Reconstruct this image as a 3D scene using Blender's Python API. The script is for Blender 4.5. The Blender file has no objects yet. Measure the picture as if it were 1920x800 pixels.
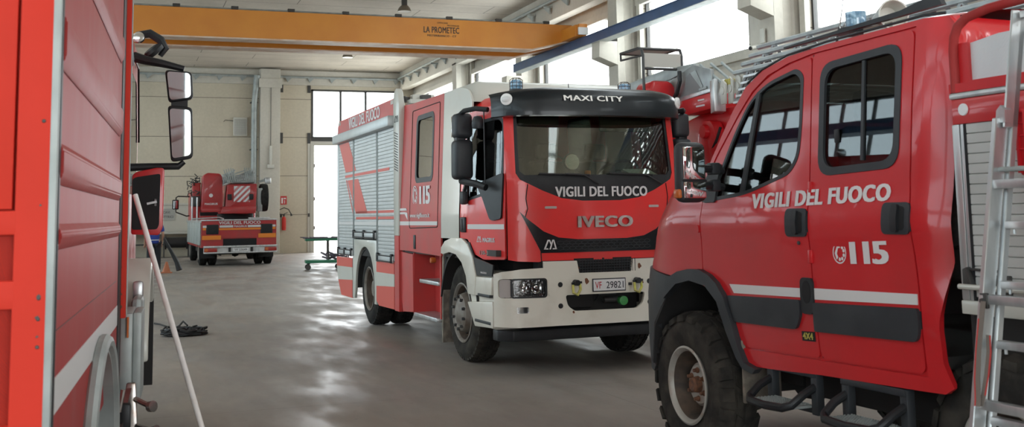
import bpy, bmesh, math, random
from mathutils import Vector, Matrix
random.seed(7)
PI = math.pi
S = bpy.context.scene
COL = S.collection

# ------------------------------------------------------------------ materials
def nt(name):
    m = bpy.data.materials.new(name); m.use_nodes = True
    n = m.node_tree; b = n.nodes['Principled BSDF']
    return m, n, b
def setc(b, key, v):
    b.inputs[key].default_value = v
def noise_mix(n, b, c1, c2, scale, detail=5, lo=.4, hi=.65, stretch=(1,1,1), coord='Object'):
    tc = n.nodes.new('ShaderNodeTexCoord'); mp = n.nodes.new('ShaderNodeMapping')
    mp.inputs['Scale'].default_value = stretch
    no = n.nodes.new('ShaderNodeTexNoise'); no.inputs['Scale'].default_value = scale; no.inputs['Detail'].default_value = detail
    rp = n.nodes.new('ShaderNodeMapRange'); rp.inputs['From Min'].default_value = lo; rp.inputs['From Max'].default_value = hi
    mx = n.nodes.new('ShaderNodeMix'); mx.data_type = 'RGBA'
    mx.inputs[6].default_value = (*c1, 1); mx.inputs[7].default_value = (*c2, 1)
    n.links.new(tc.outputs[coord], mp.inputs[0]); n.links.new(mp.outputs[0], no.inputs['Vector'])
    n.links.new(no.outputs[0], rp.inputs[0]); n.links.new(rp.outputs[0], mx.inputs[0])
    return mx.outputs[2], rp.outputs[0], mp.outputs[0]
def M(name, c, rough=.5, metal=0., c2=None, scale=6., lo=.4, hi=.65, coat=0., bump=0., bscale=40., stretch=(1,1,1), spec=.5, trans=0., emit=None):
    m, n, b = nt(name)
    setc(b, 'Base Color', (*c, 1)); setc(b, 'Roughness', rough); setc(b, 'Metallic', metal)
    setc(b, 'Coat Weight', coat); setc(b, 'Coat Roughness', .08); setc(b, 'Specular IOR Level', spec)
    if c2:
        o, f, v = noise_mix(n, b, c, c2, scale, 6, lo, hi, stretch)
        n.links.new(o, b.inputs['Base Color'])
    if bump:
        tc = n.nodes.new('ShaderNodeTexCoord'); no = n.nodes.new('ShaderNodeTexNoise'); no.inputs['Scale'].default_value = bscale
        bp = n.nodes.new('ShaderNodeBump'); bp.inputs['Strength'].default_value = bump; bp.inputs['Distance'].default_value = .01
        n.links.new(tc.outputs['Object'], no.inputs['Vector']); n.links.new(no.outputs[0], bp.inputs['Height']); n.links.new(bp.outputs[0], b.inputs['Normal'])
    if emit:
        setc(b, 'Emission Color', (*emit[0], 1)); setc(b, 'Emission Strength', emit[1])
    return m
def glass(name, tint=(.5,.55,.53), gloss=1.0, rough=.02, base=.06):
    m = bpy.data.materials.new(name); m.use_nodes = True; n = m.node_tree; n.nodes.clear()
    o = n.nodes.new('ShaderNodeOutputMaterial'); mx = n.nodes.new('ShaderNodeMixShader')
    t = n.nodes.new('ShaderNodeBsdfTransparent'); t.inputs[0].default_value = (*tint, 1)
    g = n.nodes.new('ShaderNodeBsdfGlossy'); g.inputs[0].default_value = (gloss, gloss, gloss, 1); g.inputs['Roughness'].default_value = rough
    f = n.nodes.new('ShaderNodeLayerWeight'); f.inputs[0].default_value = .5
    p = n.nodes.new('ShaderNodeMath'); p.operation = 'POWER'; p.inputs[1].default_value = 4.5; n.links.new(f.outputs['Facing'], p.inputs[0])
    a = n.nodes.new('ShaderNodeMath'); a.operation = 'ADD'; a.inputs[1].default_value = base; a.use_clamp = True
    n.links.new(p.outputs[0], a.inputs[0]); n.links.new(a.outputs[0], mx.inputs[0])
    n.links.new(t.outputs[0], mx.inputs[1]); n.links.new(g.outputs[0], mx.inputs[2]); n.links.new(mx.outputs[0], o.inputs[0])
    return m
MT = {}
def dm(k, *a, **kw): MT[k] = M(k, *a, **kw)
dm('red_paint', (.74,.022,.02), .40, c2=(.64,.035,.03), scale=2.2, coat=.3)
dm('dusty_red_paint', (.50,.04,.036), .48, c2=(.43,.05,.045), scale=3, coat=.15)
dm('deep_red_paint', (.54,.013,.018), .36, c2=(.47,.017,.02), scale=1.6, coat=.38, spec=.35)
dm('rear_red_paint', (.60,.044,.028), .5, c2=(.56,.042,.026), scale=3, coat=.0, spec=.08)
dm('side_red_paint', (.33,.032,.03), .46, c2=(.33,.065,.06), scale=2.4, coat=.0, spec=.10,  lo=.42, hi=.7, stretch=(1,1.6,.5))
dm('far_red_paint', (.42,.022,.024), .42, c2=(.34,.03,.03), scale=3, coat=.3)
dm('orange_red_film', (.62,.085,.06), .45)
dm('white_paint', (.54,.535,.48), .42, c2=(.52,.50,.44), scale=3.5, lo=.5, hi=.8, coat=.3)
dm('white_bumper_paint', (.68,.65,.57), .42, c2=(.56,.52,.44), scale=4, lo=.52, hi=.85, coat=.25)
dm('reflective_white', (.62,.61,.60), .35)
dm('lettering_white', (.66,.63,.63), .4)
dm('silver_lettering', (.62,.60,.56), .35, .3)
dm('yellow_lettering', (.42,.36,.08), .5)
dm('black_plastic', (.012,.013,.015), .45, c2=(.02,.021,.023), scale=5, spec=.35)
dm('grey_plastic', (.022,.025,.029), .5, c2=(.034,.037,.041), scale=4, spec=.4)
dm('gloss_black', (.006,.009,.011), .3, coat=.12, c2=(.010,.013,.015), scale=3, spec=.3)
dm('dark_void', (.008,.008,.009), .8)
dm('cabin_trim', (.05,.048,.045), .7)
dm('seat_cloth', (.09,.09,.085), .9, c2=(.06,.06,.06), scale=30)
dm('tyre_rubber', (.014,.0135,.013), .85, spec=.25, c2=(.030,.027,.024), scale=9, bump=.3, bscale=60)
dm('dusty_rubber', (.022,.020,.018), .9, spec=.2, c2=(.052,.046,.038), scale=7, bump=.3, bscale=50)
dm('rim_grey', (.22,.20,.175), .55, .2, c2=(.12,.085,.06), scale=8, lo=.42, hi=.75)
dm('rim_inner', (.10,.07,.05), .7, .2, c2=(.045,.035,.028), scale=9)
dm('rim_pale', (.36,.345,.31), .5, .25, c2=(.24,.16,.11), scale=7, lo=.5, hi=.78)
dm('hub_rust', (.16,.065,.03), .8, c2=(.08,.04,.025), scale=30)
dm('steel_dark', (.07,.07,.07), .5, .6)
dm('chrome', (.62,.62,.62), .12, 1.)
dm('worn_chrome', (.42,.40,.38), .28, .9, c2=(.3,.25,.22), scale=12)
dm('aluminium', (.58,.59,.59), .36, .75, c2=(.44,.46,.47), scale=14, stretch=(1,1,.2))
dm('shutter_silver', (.50,.52,.52), .42, .45, c2=(.46,.48,.48), scale=5)
dm('shutter_white', (.50,.50,.48), .5, .1, c2=(.46,.46,.44), scale=5)
dm('mud_rubber', (.13,.11,.09), .9, c2=(.27,.235,.19), scale=9, bump=.5, bscale=30)
dm('undercoat', (.018,.017,.017), .8)
dm('crane_orange', (.62,.235,.028), .42, c2=(.57,.20,.024), scale=1.2)
dm('crane_lip', (.62,.50,.42), .5, c2=(.55,.36,.25), scale=3)
dm('crane_print', (.06,.035,.02), .6)
dm('rail_blue', (.035,.085,.19), .42, c2=(.03,.07,.15), scale=1.5)
dm('galvanised', (.36,.39,.38), .5, .3, c2=(.28,.31,.30), scale=5)
dm('dark_metal', (.06,.058,.055), .5, .4)
dm('lamp_metal', (.20,.17,.13), .4, .4)
dm('lens_white', (.8,.8,.78), .2)
dm('extinguisher_red', (.55,.03,.02), .35)
dm('sign_red', (.5,.03,.03), .5)
dm('sign_grey', (.36,.35,.32), .6)
dm('sign_text', (.09,.09,.09), .6)
dm('hazard_orange', (.75,.22,.02), .5)
dm('tail_red', (.35,.02,.015), .25, coat=.5)
dm('amber', (.5,.12,.02), .3)
dm('blue_lens', (.14,.30,.46), .15, c2=(.35,.55,.70), scale=30)
dm('shackle_yellow', (.55,.55,.10), .5, c2=(.4,.36,.12), scale=20)
dm('rust', (.14,.05,.025), .9, c2=(.2,.09,.05), scale=40)
dm('green_cap', (.06,.32,.08), .4)
dm('plate_white', (.68,.68,.68), .4)
dm('plate_red', (.45,.02,.02), .5)
dm('plate_black', (.02,.02,.03), .5)
dm('cable_black', (.012,.012,.013), .5)
dm('pole_white', (.82,.80,.78), .4, c2=(.74,.70,.66), scale=10)
dm('skin', (.45,.24,.16), .6)
dm('blue_cloth', (.025,.05,.26), .85)
dm('dark_cloth', (.018,.018,.022), .9)
dm('hair_dark', (.02,.014,.01), .7)
dm('trolley_green', (.02,.16,.08), .5)
dm('trolley_top', (.05,.03,.06), .5)
dm('toolmix', (.10,.08,.10), .5, .5)
dm('cone_orange', (.50,.17,.08), .7)
dm('webbing_grey', (.16,.13,.11), .9)
dm('webbing_red', (.45,.04,.035), .8)
dm('bright_red_plastic', (.52,.012,.018), .35)
dm('paper', (.62,.68,.68), .8)
dm('lamp_reflector', (.75,.75,.75), .15, .9, bump=.8, bscale=60)
dm('headlamp_inner', (.22,.22,.22), .2, .9, bump=.9, bscale=40)
dm('indicator_lens', (.42,.38,.36), .2)
dm('canopy', (.42,.40,.36), .4)
dm('perforated', (.20,.20,.20), .6, .2)
dm('ladder_grey', (.34,.36,.36), .42, .4, c2=(.26,.27,.27), scale=5)
dm('beige_panel', (.50,.48,.42), .6)
dm('sponge', (.4,.3,.2), .9)
MT['side_glass'] = glass('side_glass', (.30,.34,.33), .9, .015, .05)
MT['windscreen_glass'] = glass('windscreen_glass', (.70,.74,.66), .8, .03, .10)
MT['window_pane'] = glass('window_pane', (.93,.95,.95), .9, .05, .0)
MT['frosted_pane'] = glass('frosted_pane', (.66,.72,.74), .5, .2, .0)
MT['added_roof_pane'] = glass('added_roof_pane', (.75,.77,.77), .5, .2, .0)
MT['lamp_glass'] = glass('lamp_glass', (.88,.88,.88), .9, .02, .05)
MT['mirror'] = M('mirror', (.72,.74,.74), .02, 1.)
MT['dimmed_mirror'] = M('dimmed_mirror', (.30,.33,.33), .03, 1.)  # mirror colour darkened to paint in a dimmer reflection

def floor_mat():
    m, n, b = nt('polished_concrete')
    L = n.links.new
    tc = n.nodes.new('ShaderNodeTexCoord')
    def noise(sc, det, st=(1,1,1)):
        mp = n.nodes.new('ShaderNodeMapping'); mp.inputs['Scale'].default_value = st
        no = n.nodes.new('ShaderNodeTexNoise'); no.inputs['Scale'].default_value = sc; no.inputs['Detail'].default_value = det
        L(tc.outputs['Object'], mp.inputs[0]); L(mp.outputs[0], no.inputs['Vector']); return no.outputs[0]
    def mr(s, a, bb, c=0., d=1.):
        r = n.nodes.new('ShaderNodeMapRange'); r.inputs[1].default_value = a; r.inputs[2].default_value = bb; r.inputs[3].default_value = c; r.inputs[4].default_value = d
        L(s, r.inputs[0]); return r.outputs[0]
    def mix(f, a, bb):
        x = n.nodes.new('ShaderNodeMix'); x.data_type = 'RGBA'; L(f, x.inputs[0])
        for i, v in ((6, a), (7, bb)):
            if isinstance(v, tuple): x.inputs[i].default_value = (*v, 1)
            else: L(v, x.inputs[i])
        return x.outputs[2]
    n1 = noise(.45, 6); n2 = noise(3.2, 8, (1, .35, 1)); n3 = noise(14, 3)
    c = mix(mr(n1, .35, .7), (.29,.25,.215), (.22,.197,.178))
    c = mix(mr(n2, .52, .8, 0, .55), c, (.26,.245,.23))
    c = mix(mr(n3, .62, .74, 0, .25), c, (.10,.09,.085))
    br = n.nodes.new('ShaderNodeTexBrick'); br.offset = 0
    for k, v in (('Scale', 1.), ('Mortar Size', .0022), ('Brick Width', 6.1), ('Row Height', 5.2), ('Bias', 0)): br.inputs[k].default_value = v
    mpb = n.nodes.new('ShaderNodeMapping'); mpb.inputs['Location'].default_value = (2.1, 1.2, 0)
    L(tc.outputs['Object'], mpb.inputs[0]); L(mpb.outputs[0], br.inputs['Vector'])
    c = mix(br.outputs['Fac'], c, (.075,.068,.06))
    L(c, b.inputs['Base Color'])
    L(mr(noise(2.2, 7, (1, .3, 1)), .38, .68, .36, .74), b.inputs['Roughness']); setc(b, 'Specular IOR Level', .28)
    bp = n.nodes.new('ShaderNodeBump'); bp.inputs['Strength'].default_value = .12; bp.inputs['Distance'].default_value = .01
    L(noise(5, 6, (1, .4, 1)), bp.inputs['Height']); L(bp.outputs[0], b.inputs['Normal'])
    return m
MT['floor'] = floor_mat()

def concrete(name, c1, c2, joint=None, scale=.6, jc=(.12,.10,.08), axes='xz', bump=.1):
    """joint: (width, height, offset) of the cast panels"""
    m, n, b = nt(name); L = n.links.new; setc(b, 'Roughness', .82)
    o, f, v = noise_mix(n, b, c1, c2, scale, 9, .38, .68, (1,1,.6))
    tc = n.nodes.new('ShaderNodeTexCoord')
    no = n.nodes.new('ShaderNodeTexNoise'); no.inputs['Scale'].default_value = 9; no.inputs['Detail'].default_value = 8
    L(tc.outputs['Object'], no.inputs['Vector'])
    mx = n.nodes.new('ShaderNodeMix'); mx.data_type = 'RGBA'; mx.blend_type = 'MULTIPLY'; mx.inputs[0].default_value = .2
    L(o, mx.inputs[6]); L(no.outputs[0], mx.inputs[7]); out = mx.outputs[2]
    if joint:
        sp = n.nodes.new('ShaderNodeSeparateXYZ'); cb = n.nodes.new('ShaderNodeCombineXYZ'); L(tc.outputs['Object'], sp.inputs[0])
        idx = {'x': 0, 'y': 1, 'z': 2}
        L(sp.outputs[idx[axes[0]]], cb.inputs[0]); L(sp.outputs[idx[axes[1]]], cb.inputs[1])
        mp = n.nodes.new('ShaderNodeMapping'); mp.inputs['Location'].default_value = joint[2]
        br = n.nodes.new('ShaderNodeTexBrick'); br.offset = joint[3] if len(joint) > 3 else 0
        for k, vv in (('Scale', 1.), ('Mortar Size', .012), ('Brick Width', joint[0]), ('Row Height', joint[1])): br.inputs[k].default_value = vv
        L(cb.outputs[0], mp.inputs[0]); L(mp.outputs[0], br.inputs['Vector'])
        m2 = n.nodes.new('ShaderNodeMix'); m2.data_type = 'RGBA'; L(br.outputs['Fac'], m2.inputs[0]); L(out, m2.inputs[6]); m2.inputs[7].default_value = (*jc, 1)
        out = m2.outputs[2]
    L(out, b.inputs['Base Color'])
    bp = n.nodes.new('ShaderNodeBump'); bp.inputs['Strength'].default_value = bump; bp.inputs['Distance'].default_value = .01
    L(no.outputs[0], bp.inputs['Height']); L(bp.outputs[0], b.inputs['Normal'])
    return m
MT['wall'] = concrete('cast_wall', (.62,.555,.435), (.55,.49,.38), (60, 1.735, (11.0, .03, 0)))
MT['concrete'] = concrete('cast_concrete', (.60,.565,.49), (.50,.47,.405))
MT['ceiling'] = concrete('ceiling_slabs', (.60,.54,.46), (.50,.45,.38), (6.2, 1.22, (1.0, .3, 0), .35), axes='xy')
MT['side_wall'] = concrete('side_wall', (.58,.54,.46), (.50,.46,.39), (60, 1.735, (20.0, .03, 0)), axes='yz')

def chequer():
    m, n, b = nt('chequer_plate'); L = n.links.new
    setc(b, 'Base Color', (.60,.60,.60,1)); setc(b, 'Roughness', .45); setc(b, 'Metallic', .25)
    tc = n.nodes.new('ShaderNodeTexCoord'); mp = n.nodes.new('ShaderNodeMapping'); mp.inputs['Rotation'].default_value = (PI/4, 0, 0); mp.inputs['Scale'].default_value = (1, 40, 40)
    ck = n.nodes.new('ShaderNodeTexBrick'); ck.inputs['Scale'].default_value = 1; ck.inputs['Brick Width'].default_value = 1.3; ck.inputs['Row Height'].default_value = .5; ck.inputs['Mortar Size'].default_value = .12
    sp = n.nodes.new('ShaderNodeSeparateXYZ'); cb = n.nodes.new('ShaderNodeCombineXYZ')
    L(tc.outputs['Object'], mp.inputs[0]); L(mp.outputs[0], sp.inputs[0]); L(sp.outputs[1], cb.inputs[0]); L(sp.outputs[2], cb.inputs[1]); L(cb.outputs[0], ck.inputs['Vector'])
    bp = n.nodes.new('ShaderNodeBump'); bp.inputs['Strength'].default_value = .8; bp.inputs['Distance'].default_value = .004; bp.invert = True
    L(ck.outputs['Fac'], bp.inputs['Height']); L(bp.outputs[0], b.inputs['Normal'])
    return m
MT['chequer'] = chequer()

# ------------------------------------------------------------------ geometry tools
def rr(x0, x1, y0, y1, r, n=4):
    pts = []
    for cx, cy, a in ((x1-r, y0+r, -PI/2), (x1-r, y1-r, 0), (x0+r, y1-r, PI/2), (x0+r, y0+r, PI)):
        for i in range(n+1):
            t = a + i*PI/2/n; pts.append((cx+r*math.cos(t), cy+r*math.sin(t)))
    return pts
def rp(pts, r, n=4):
    """round the corners of a polygon"""
    out = []; N = len(pts)
    for i in range(N):
        p = Vector(pts[i]); a = Vector(pts[i-1])-p; b = Vector(pts[(i+1) % N])-p
        rad = r[i] if isinstance(r, (list, tuple)) else r
        d = min(rad, a.length*.45, b.length*.45)
        if d < 1e-4: out.append(tuple(p)); continue
        s = p+a.normalized()*d; e = p+b.normalized()*d
        for k in range(n+1):
            t = k/n; q = s*(1-t)**2+p*2*t*(1-t)+e*t*t; out.append(tuple(q))
    return out
def ell(cx, cy, rx, ry, n=24): return [(cx+rx*math.cos(2*PI*i/n), cy+ry*math.sin(2*PI*i/n)) for i in range(n)]
AX = {'x': lambda a, b, h: (h, a, b), 'y': lambda a, b, h: (a, h, b), 'z': lambda a, b, h: (a, b, h)}
class B:
    def __init__(s): s.bm = bmesh.new()
    def _tag(s, faces, mi):
        for f in faces: f.material_index = mi
    def box(s, x0, x1, y0, y1, z0, z1, mi=0, bev=0, seg=2, mat=None):
        b2 = bmesh.new(); bmesh.ops.create_cube(b2, size=1)
        for v in b2.verts: v.co = Vector(((x0+x1)/2+v.co.x*(x1-x0), (y0+y1)/2+v.co.y*(y1-y0), (z0+z1)/2+v.co.z*(z1-z0)))
        if bev: bmesh.ops.bevel(b2, geom=b2.edges[:], offset=bev, segments=seg, affect='EDGES', profile=.5)
        if mat is not None: b2.transform(mat)
        s._join(b2, mi); return s
    def _join(s, b2, mi=None):
        mp = {}
        for v in b2.verts: mp[v] = s.bm.verts.new(v.co)
        for f in b2.faces:
            try:
                g = s.bm.faces.new([mp[v] for v in f.verts]); g.material_index = f.material_index if mi is None else mi
            except ValueError: pass
        b2.free()
    def prism(s, pts, axis, a, b, mi=0, bev=0, mat=None):
        b2 = bmesh.new(); f = AX[axis]
        v0 = [b2.verts.new(f(p[0], p[1], a)) for p in pts]; v1 = [b2.verts.new(f(p[0], p[1], b)) for p in pts]
        b2.faces.new(v0[::-1]); b2.faces.new(v1); N = len(pts)
        for i in range(N): b2.faces.new((v0[i], v0[(i+1) % N], v1[(i+1) % N], v1[i]))
        bmesh.ops.recalc_face_normals(b2, faces=b2.faces[:])
        if bev: bmesh.ops.bevel(b2, geom=[e for e in b2.edges if len(e.link_faces) == 2 and e.calc_face_angle(0) > .6], offset=bev, segments=2, affect='EDGES', profile=.5)
        if mat is not None: b2.transform(mat)
        s._join(b2, mi); return s
    def tube(s, path, r, n=8, mi=0, closed=False):
        P = [Vector(p) for p in path]; N = len(P); rings = []
        R = r if isinstance(r, (list, tuple)) else [r]*N
        up = None
        for i, p in enumerate(P):
            if closed: d = (P[(i+1) % N]-P[i-1]).normalized()
            else: d = (P[min(i+1, N-1)]-P[max(i-1, 0)]).normalized()
            if up is None:
                up = Vector((0,0,1)) if abs(d.z) < .9 else Vector((1,0,0))
            u = (up-d*up.dot(d)).normalized(); w = d.cross(u); up = u
            rings.append([s.bm.verts.new(p+(u*math.cos(2*PI*k/n)+w*math.sin(2*PI*k/n))*R[i]) for k in range(n)])
        for i in range(N if closed else N-1):
            a, b = rings[i], rings[(i+1) % N]
            for k in range(n):
                f = s.bm.faces.new((a[k], a[(k+1) % n], b[(k+1) % n], b[k])); f.material_index = mi; f.smooth = True
        if not closed:
            s.bm.faces.new(rings[0][::-1]).material_index = mi; s.bm.faces.new(rings[-1]).material_index = mi
        return s
    def lathe(s, prof, o, axis='x', n=32, mi=0, sgn=1, cap=False):
        """prof: (r, h) pairs turned round the axis through o, h along axis*sgn"""
        o = Vector(o); ax = {'x': Vector((1,0,0)), 'y': Vector((0,1,0)), 'z': Vector((0,0,1))}[axis] if isinstance(axis, str) else Vector(axis).normalized()
        u = Vector((0,0,1)) if abs(ax.z) < .9 else Vector((1,0,0)); u = (u-ax*u.dot(ax)).normalized(); w = ax.cross(u); rings = []
        for r, h in prof:
            if r < 1e-5: rings.append([s.bm.verts.new(o+ax*h*sgn)])
            else: rings.append([s.bm.verts.new(o+ax*h*sgn+(u*math.cos(2*PI*k/n)+w*math.sin(2*PI*k/n))*r) for k in range(n)])
        for a, b in zip(rings, rings[1:]):
            for k in range(n):
                k2 = (k+1) % n
                if len(a) == 1 and len(b) == 1: break
                if len(a) == 1: f = s.bm.faces.new((a[0], b[k2], b[k]))
                elif len(b) == 1: f = s.bm.faces.new((a[k], a[k2], b[0]))
                else: f = s.bm.faces.new((a[k], a[k2], b[k2], b[k]))
                f.material_index = mi; f.smooth = True
        if cap:
            for rg in (rings[0], rings[-1]):
                if len(rg) > 2: s.bm.faces.new(rg).material_index = mi
        return s
    def bar(s, p, q, w, h, mi=0):
        p, q = Vector(p), Vector(q); d = (q-p).normalized(); up = Vector((0,0,1)) if abs(d.z) < .9 else Vector((1,0,0))
        u = (up-d*up.dot(d)).normalized(); v = d.cross(u); c = []
        for e in (p, q):
            c.append([s.bm.verts.new(e+v*(a*w/2)+u*(b*h/2)) for a, b in ((-1,-1),(1,-1),(1,1),(-1,1))])
        for k in range(4): s.bm.faces.new((c[0][k], c[0][(k+1) % 4], c[1][(k+1) % 4], c[1][k])).material_index = mi
        s.bm.faces.new(c[0][::-1]).material_index = mi; s.bm.faces.new(c[1]).material_index = mi
        return s
    def sheet(s, outer, holes, f, out, step=.08, th=.015, mi=0, off=0):
        """polygon with holes, cut on a grid, mapped by f(a,b) onto a curved surface and given thickness; out = outward direction"""
        b2 = bmesh.new(); es = []
        for loop in [outer]+list(holes):
            vs = [b2.verts.new((p[0], p[1], 0)) for p in loop]
            for i in range(len(vs)): es.append(b2.edges.new((vs[i], vs[(i+1) % len(vs)])))
        bmesh.ops.triangle_fill(b2, use_beauty=True, edges=es)
        xs = [p[0] for p in outer]; ys = [p[1] for p in outer]
        for ax, lo, hi in ((0, min(xs), max(xs)), (1, min(ys), max(ys))):
            k = int((hi-lo)/step)+1
            for i in range(1, k):
                c = [0, 0, 0]; c[ax] = lo+(hi-lo)*i/k; nn = [0, 0, 0]; nn[ax] = 1
                bmesh.ops.bisect_plane(b2, geom=b2.verts[:]+b2.edges[:]+b2.faces[:], plane_co=c, plane_no=nn, dist=1e-5)
        for v in b2.verts: v.co = Vector(f(v.co.x, v.co.y))
        b2.normal_update(); out = Vector(out)
        if sum(fc.normal.dot(out)*fc.calc_area() for fc in b2.faces) < 0:
            bmesh.ops.reverse_faces(b2, faces=b2.faces[:]); b2.normal_update()
        nor = {v: v.normal.copy() for v in b2.verts}
        if off:
            for v in b2.verts: v.co += nor[v]*off
        faces = b2.faces[:]; bed = [e for e in b2.edges if len(e.link_faces) == 1]
        dup = {v: b2.verts.new(v.co-nor[v]*th) for v in list(b2.verts)}
        for fc in faces: b2.faces.new([dup[v] for v in reversed(fc.verts)])
        for e in bed:
            fc = e.link_faces[0]; lv = list(fc.verts); a, b = e.verts
            i = lv.index(a); fwd = lv[(i+1) % len(lv)] == b
            q = (b, a, dup[a], dup[b]) if fwd else (a, b, dup[b], dup[a])
            try: b2.faces.new(q)
            except ValueError: pass
        for fc in b2.faces: fc.smooth = True
        s._joins(b2, mi); return s
    def _joins(s, b2, mi):
        mp = {v: s.bm.verts.new(v.co) for v in b2.verts}
        for f in b2.faces:
            try:
                g = s.bm.faces.new([mp[v] for v in f.verts]); g.material_index = mi; g.smooth = True
            except ValueError: pass
        b2.free()
    def grid(s, f, nu, nv, mi=0, flip=False):
        V = [[s.bm.verts.new(f(i/nu, j/nv)) for j in range(nv+1)] for i in range(nu+1)]
        for i in range(nu):
            for j in range(nv):
                q = (V[i][j], V[i+1][j], V[i+1][j+1], V[i][j+1])
                g = s.bm.faces.new(q[::-1] if flip else q); g.material_index = mi; g.smooth = True
        return s
    def build(s, name, mats, parent=None, ang=35, keep=False):
        me = bpy.data.meshes.new(name)
        bmesh.ops.remove_doubles(s.bm, verts=s.bm.verts[:], dist=1e-5)
        s.bm.to_mesh(me); s.bm.free()
        for m in (mats if isinstance(mats, (list, tuple)) else [mats]): me.materials.append(MT[m])
        me.polygons.foreach_set('use_smooth', [True]*len(me.polygons))
        me.set_sharp_from_angle(angle=math.radians(ang))
        o = bpy.data.objects.new(name, me); COL.objects.link(o)
        if parent is not None: o.parent = parent
        return o
def thing(name, label, cat, loc=(0,0,0), rz=0, group=None):
    o = bpy.data.objects.new(name, None); COL.objects.link(o); o.empty_display_size = .3
    o.location = loc; o.rotation_euler = (0, 0, rz); o['label'] = label; o['category'] = cat
    if group: o['group'] = group
    return o
def tag(o, label, cat, group=None):
    o['label'] = label; o['category'] = cat
    if group: o['group'] = group
    return o
def st(o): o['kind'] = 'structure'; return o
def text(s, f, mat, parent, name='lettering', bold=.03, th=.003, asp=None, label=None):
    """f(u,v,h) maps the text box 0..1 x 0..1 and height h to the thing's own space"""
    cu = bpy.data.curves.new('t', 'FONT'); cu.body = s; cu.size = 1; cu.extrude = .5; cu.resolution_u = 3; cu.space_character = 1.0+bold*1.6 if s != '115' else .82
    to = bpy.data.objects.new('t', cu); COL.objects.link(to); bpy.context.view_layer.update()
    me = bpy.data.meshes.new_from_object(to.evaluated_get(bpy.context.evaluated_depsgraph_get()))
    bpy.data.objects.remove(to); bpy.data.curves.remove(cu)
    k = bold*.85; sh = [(0, 0)] if k < .008 else [(-k, -k*.4), (-k, k*.4), (k, -k*.4), (k, k*.4), (0, 0)]
    nv = len(me.vertices); vs = []; fs = []
    for i, (a, b) in enumerate(sh):
        vs += [(v.co.x+a, v.co.y+b, v.co.z, i) for v in me.vertices]; fs += [[j+i*nv for j in p.vertices] for p in me.polygons]
    xs = [v[0] for v in vs]; ys = [v[1] for v in vs]; x0, x1, y0, y1 = min(xs), max(xs), min(ys), max(ys)
    m2 = bpy.data.meshes.new(name); m2.from_pydata([f((x-x0)/(x1-x0), (y-y0)/(y1-y0), (th if z > 0 else 0.)+i*.00012) for x, y, z, i in vs], [], fs)
    m2.materials.append(MT[mat]); bpy.data.meshes.remove(me)
    o = bpy.data.objects.new(name, m2); COL.objects.link(o); o.parent = parent
    if label: o['label'] = label
    return o

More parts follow.
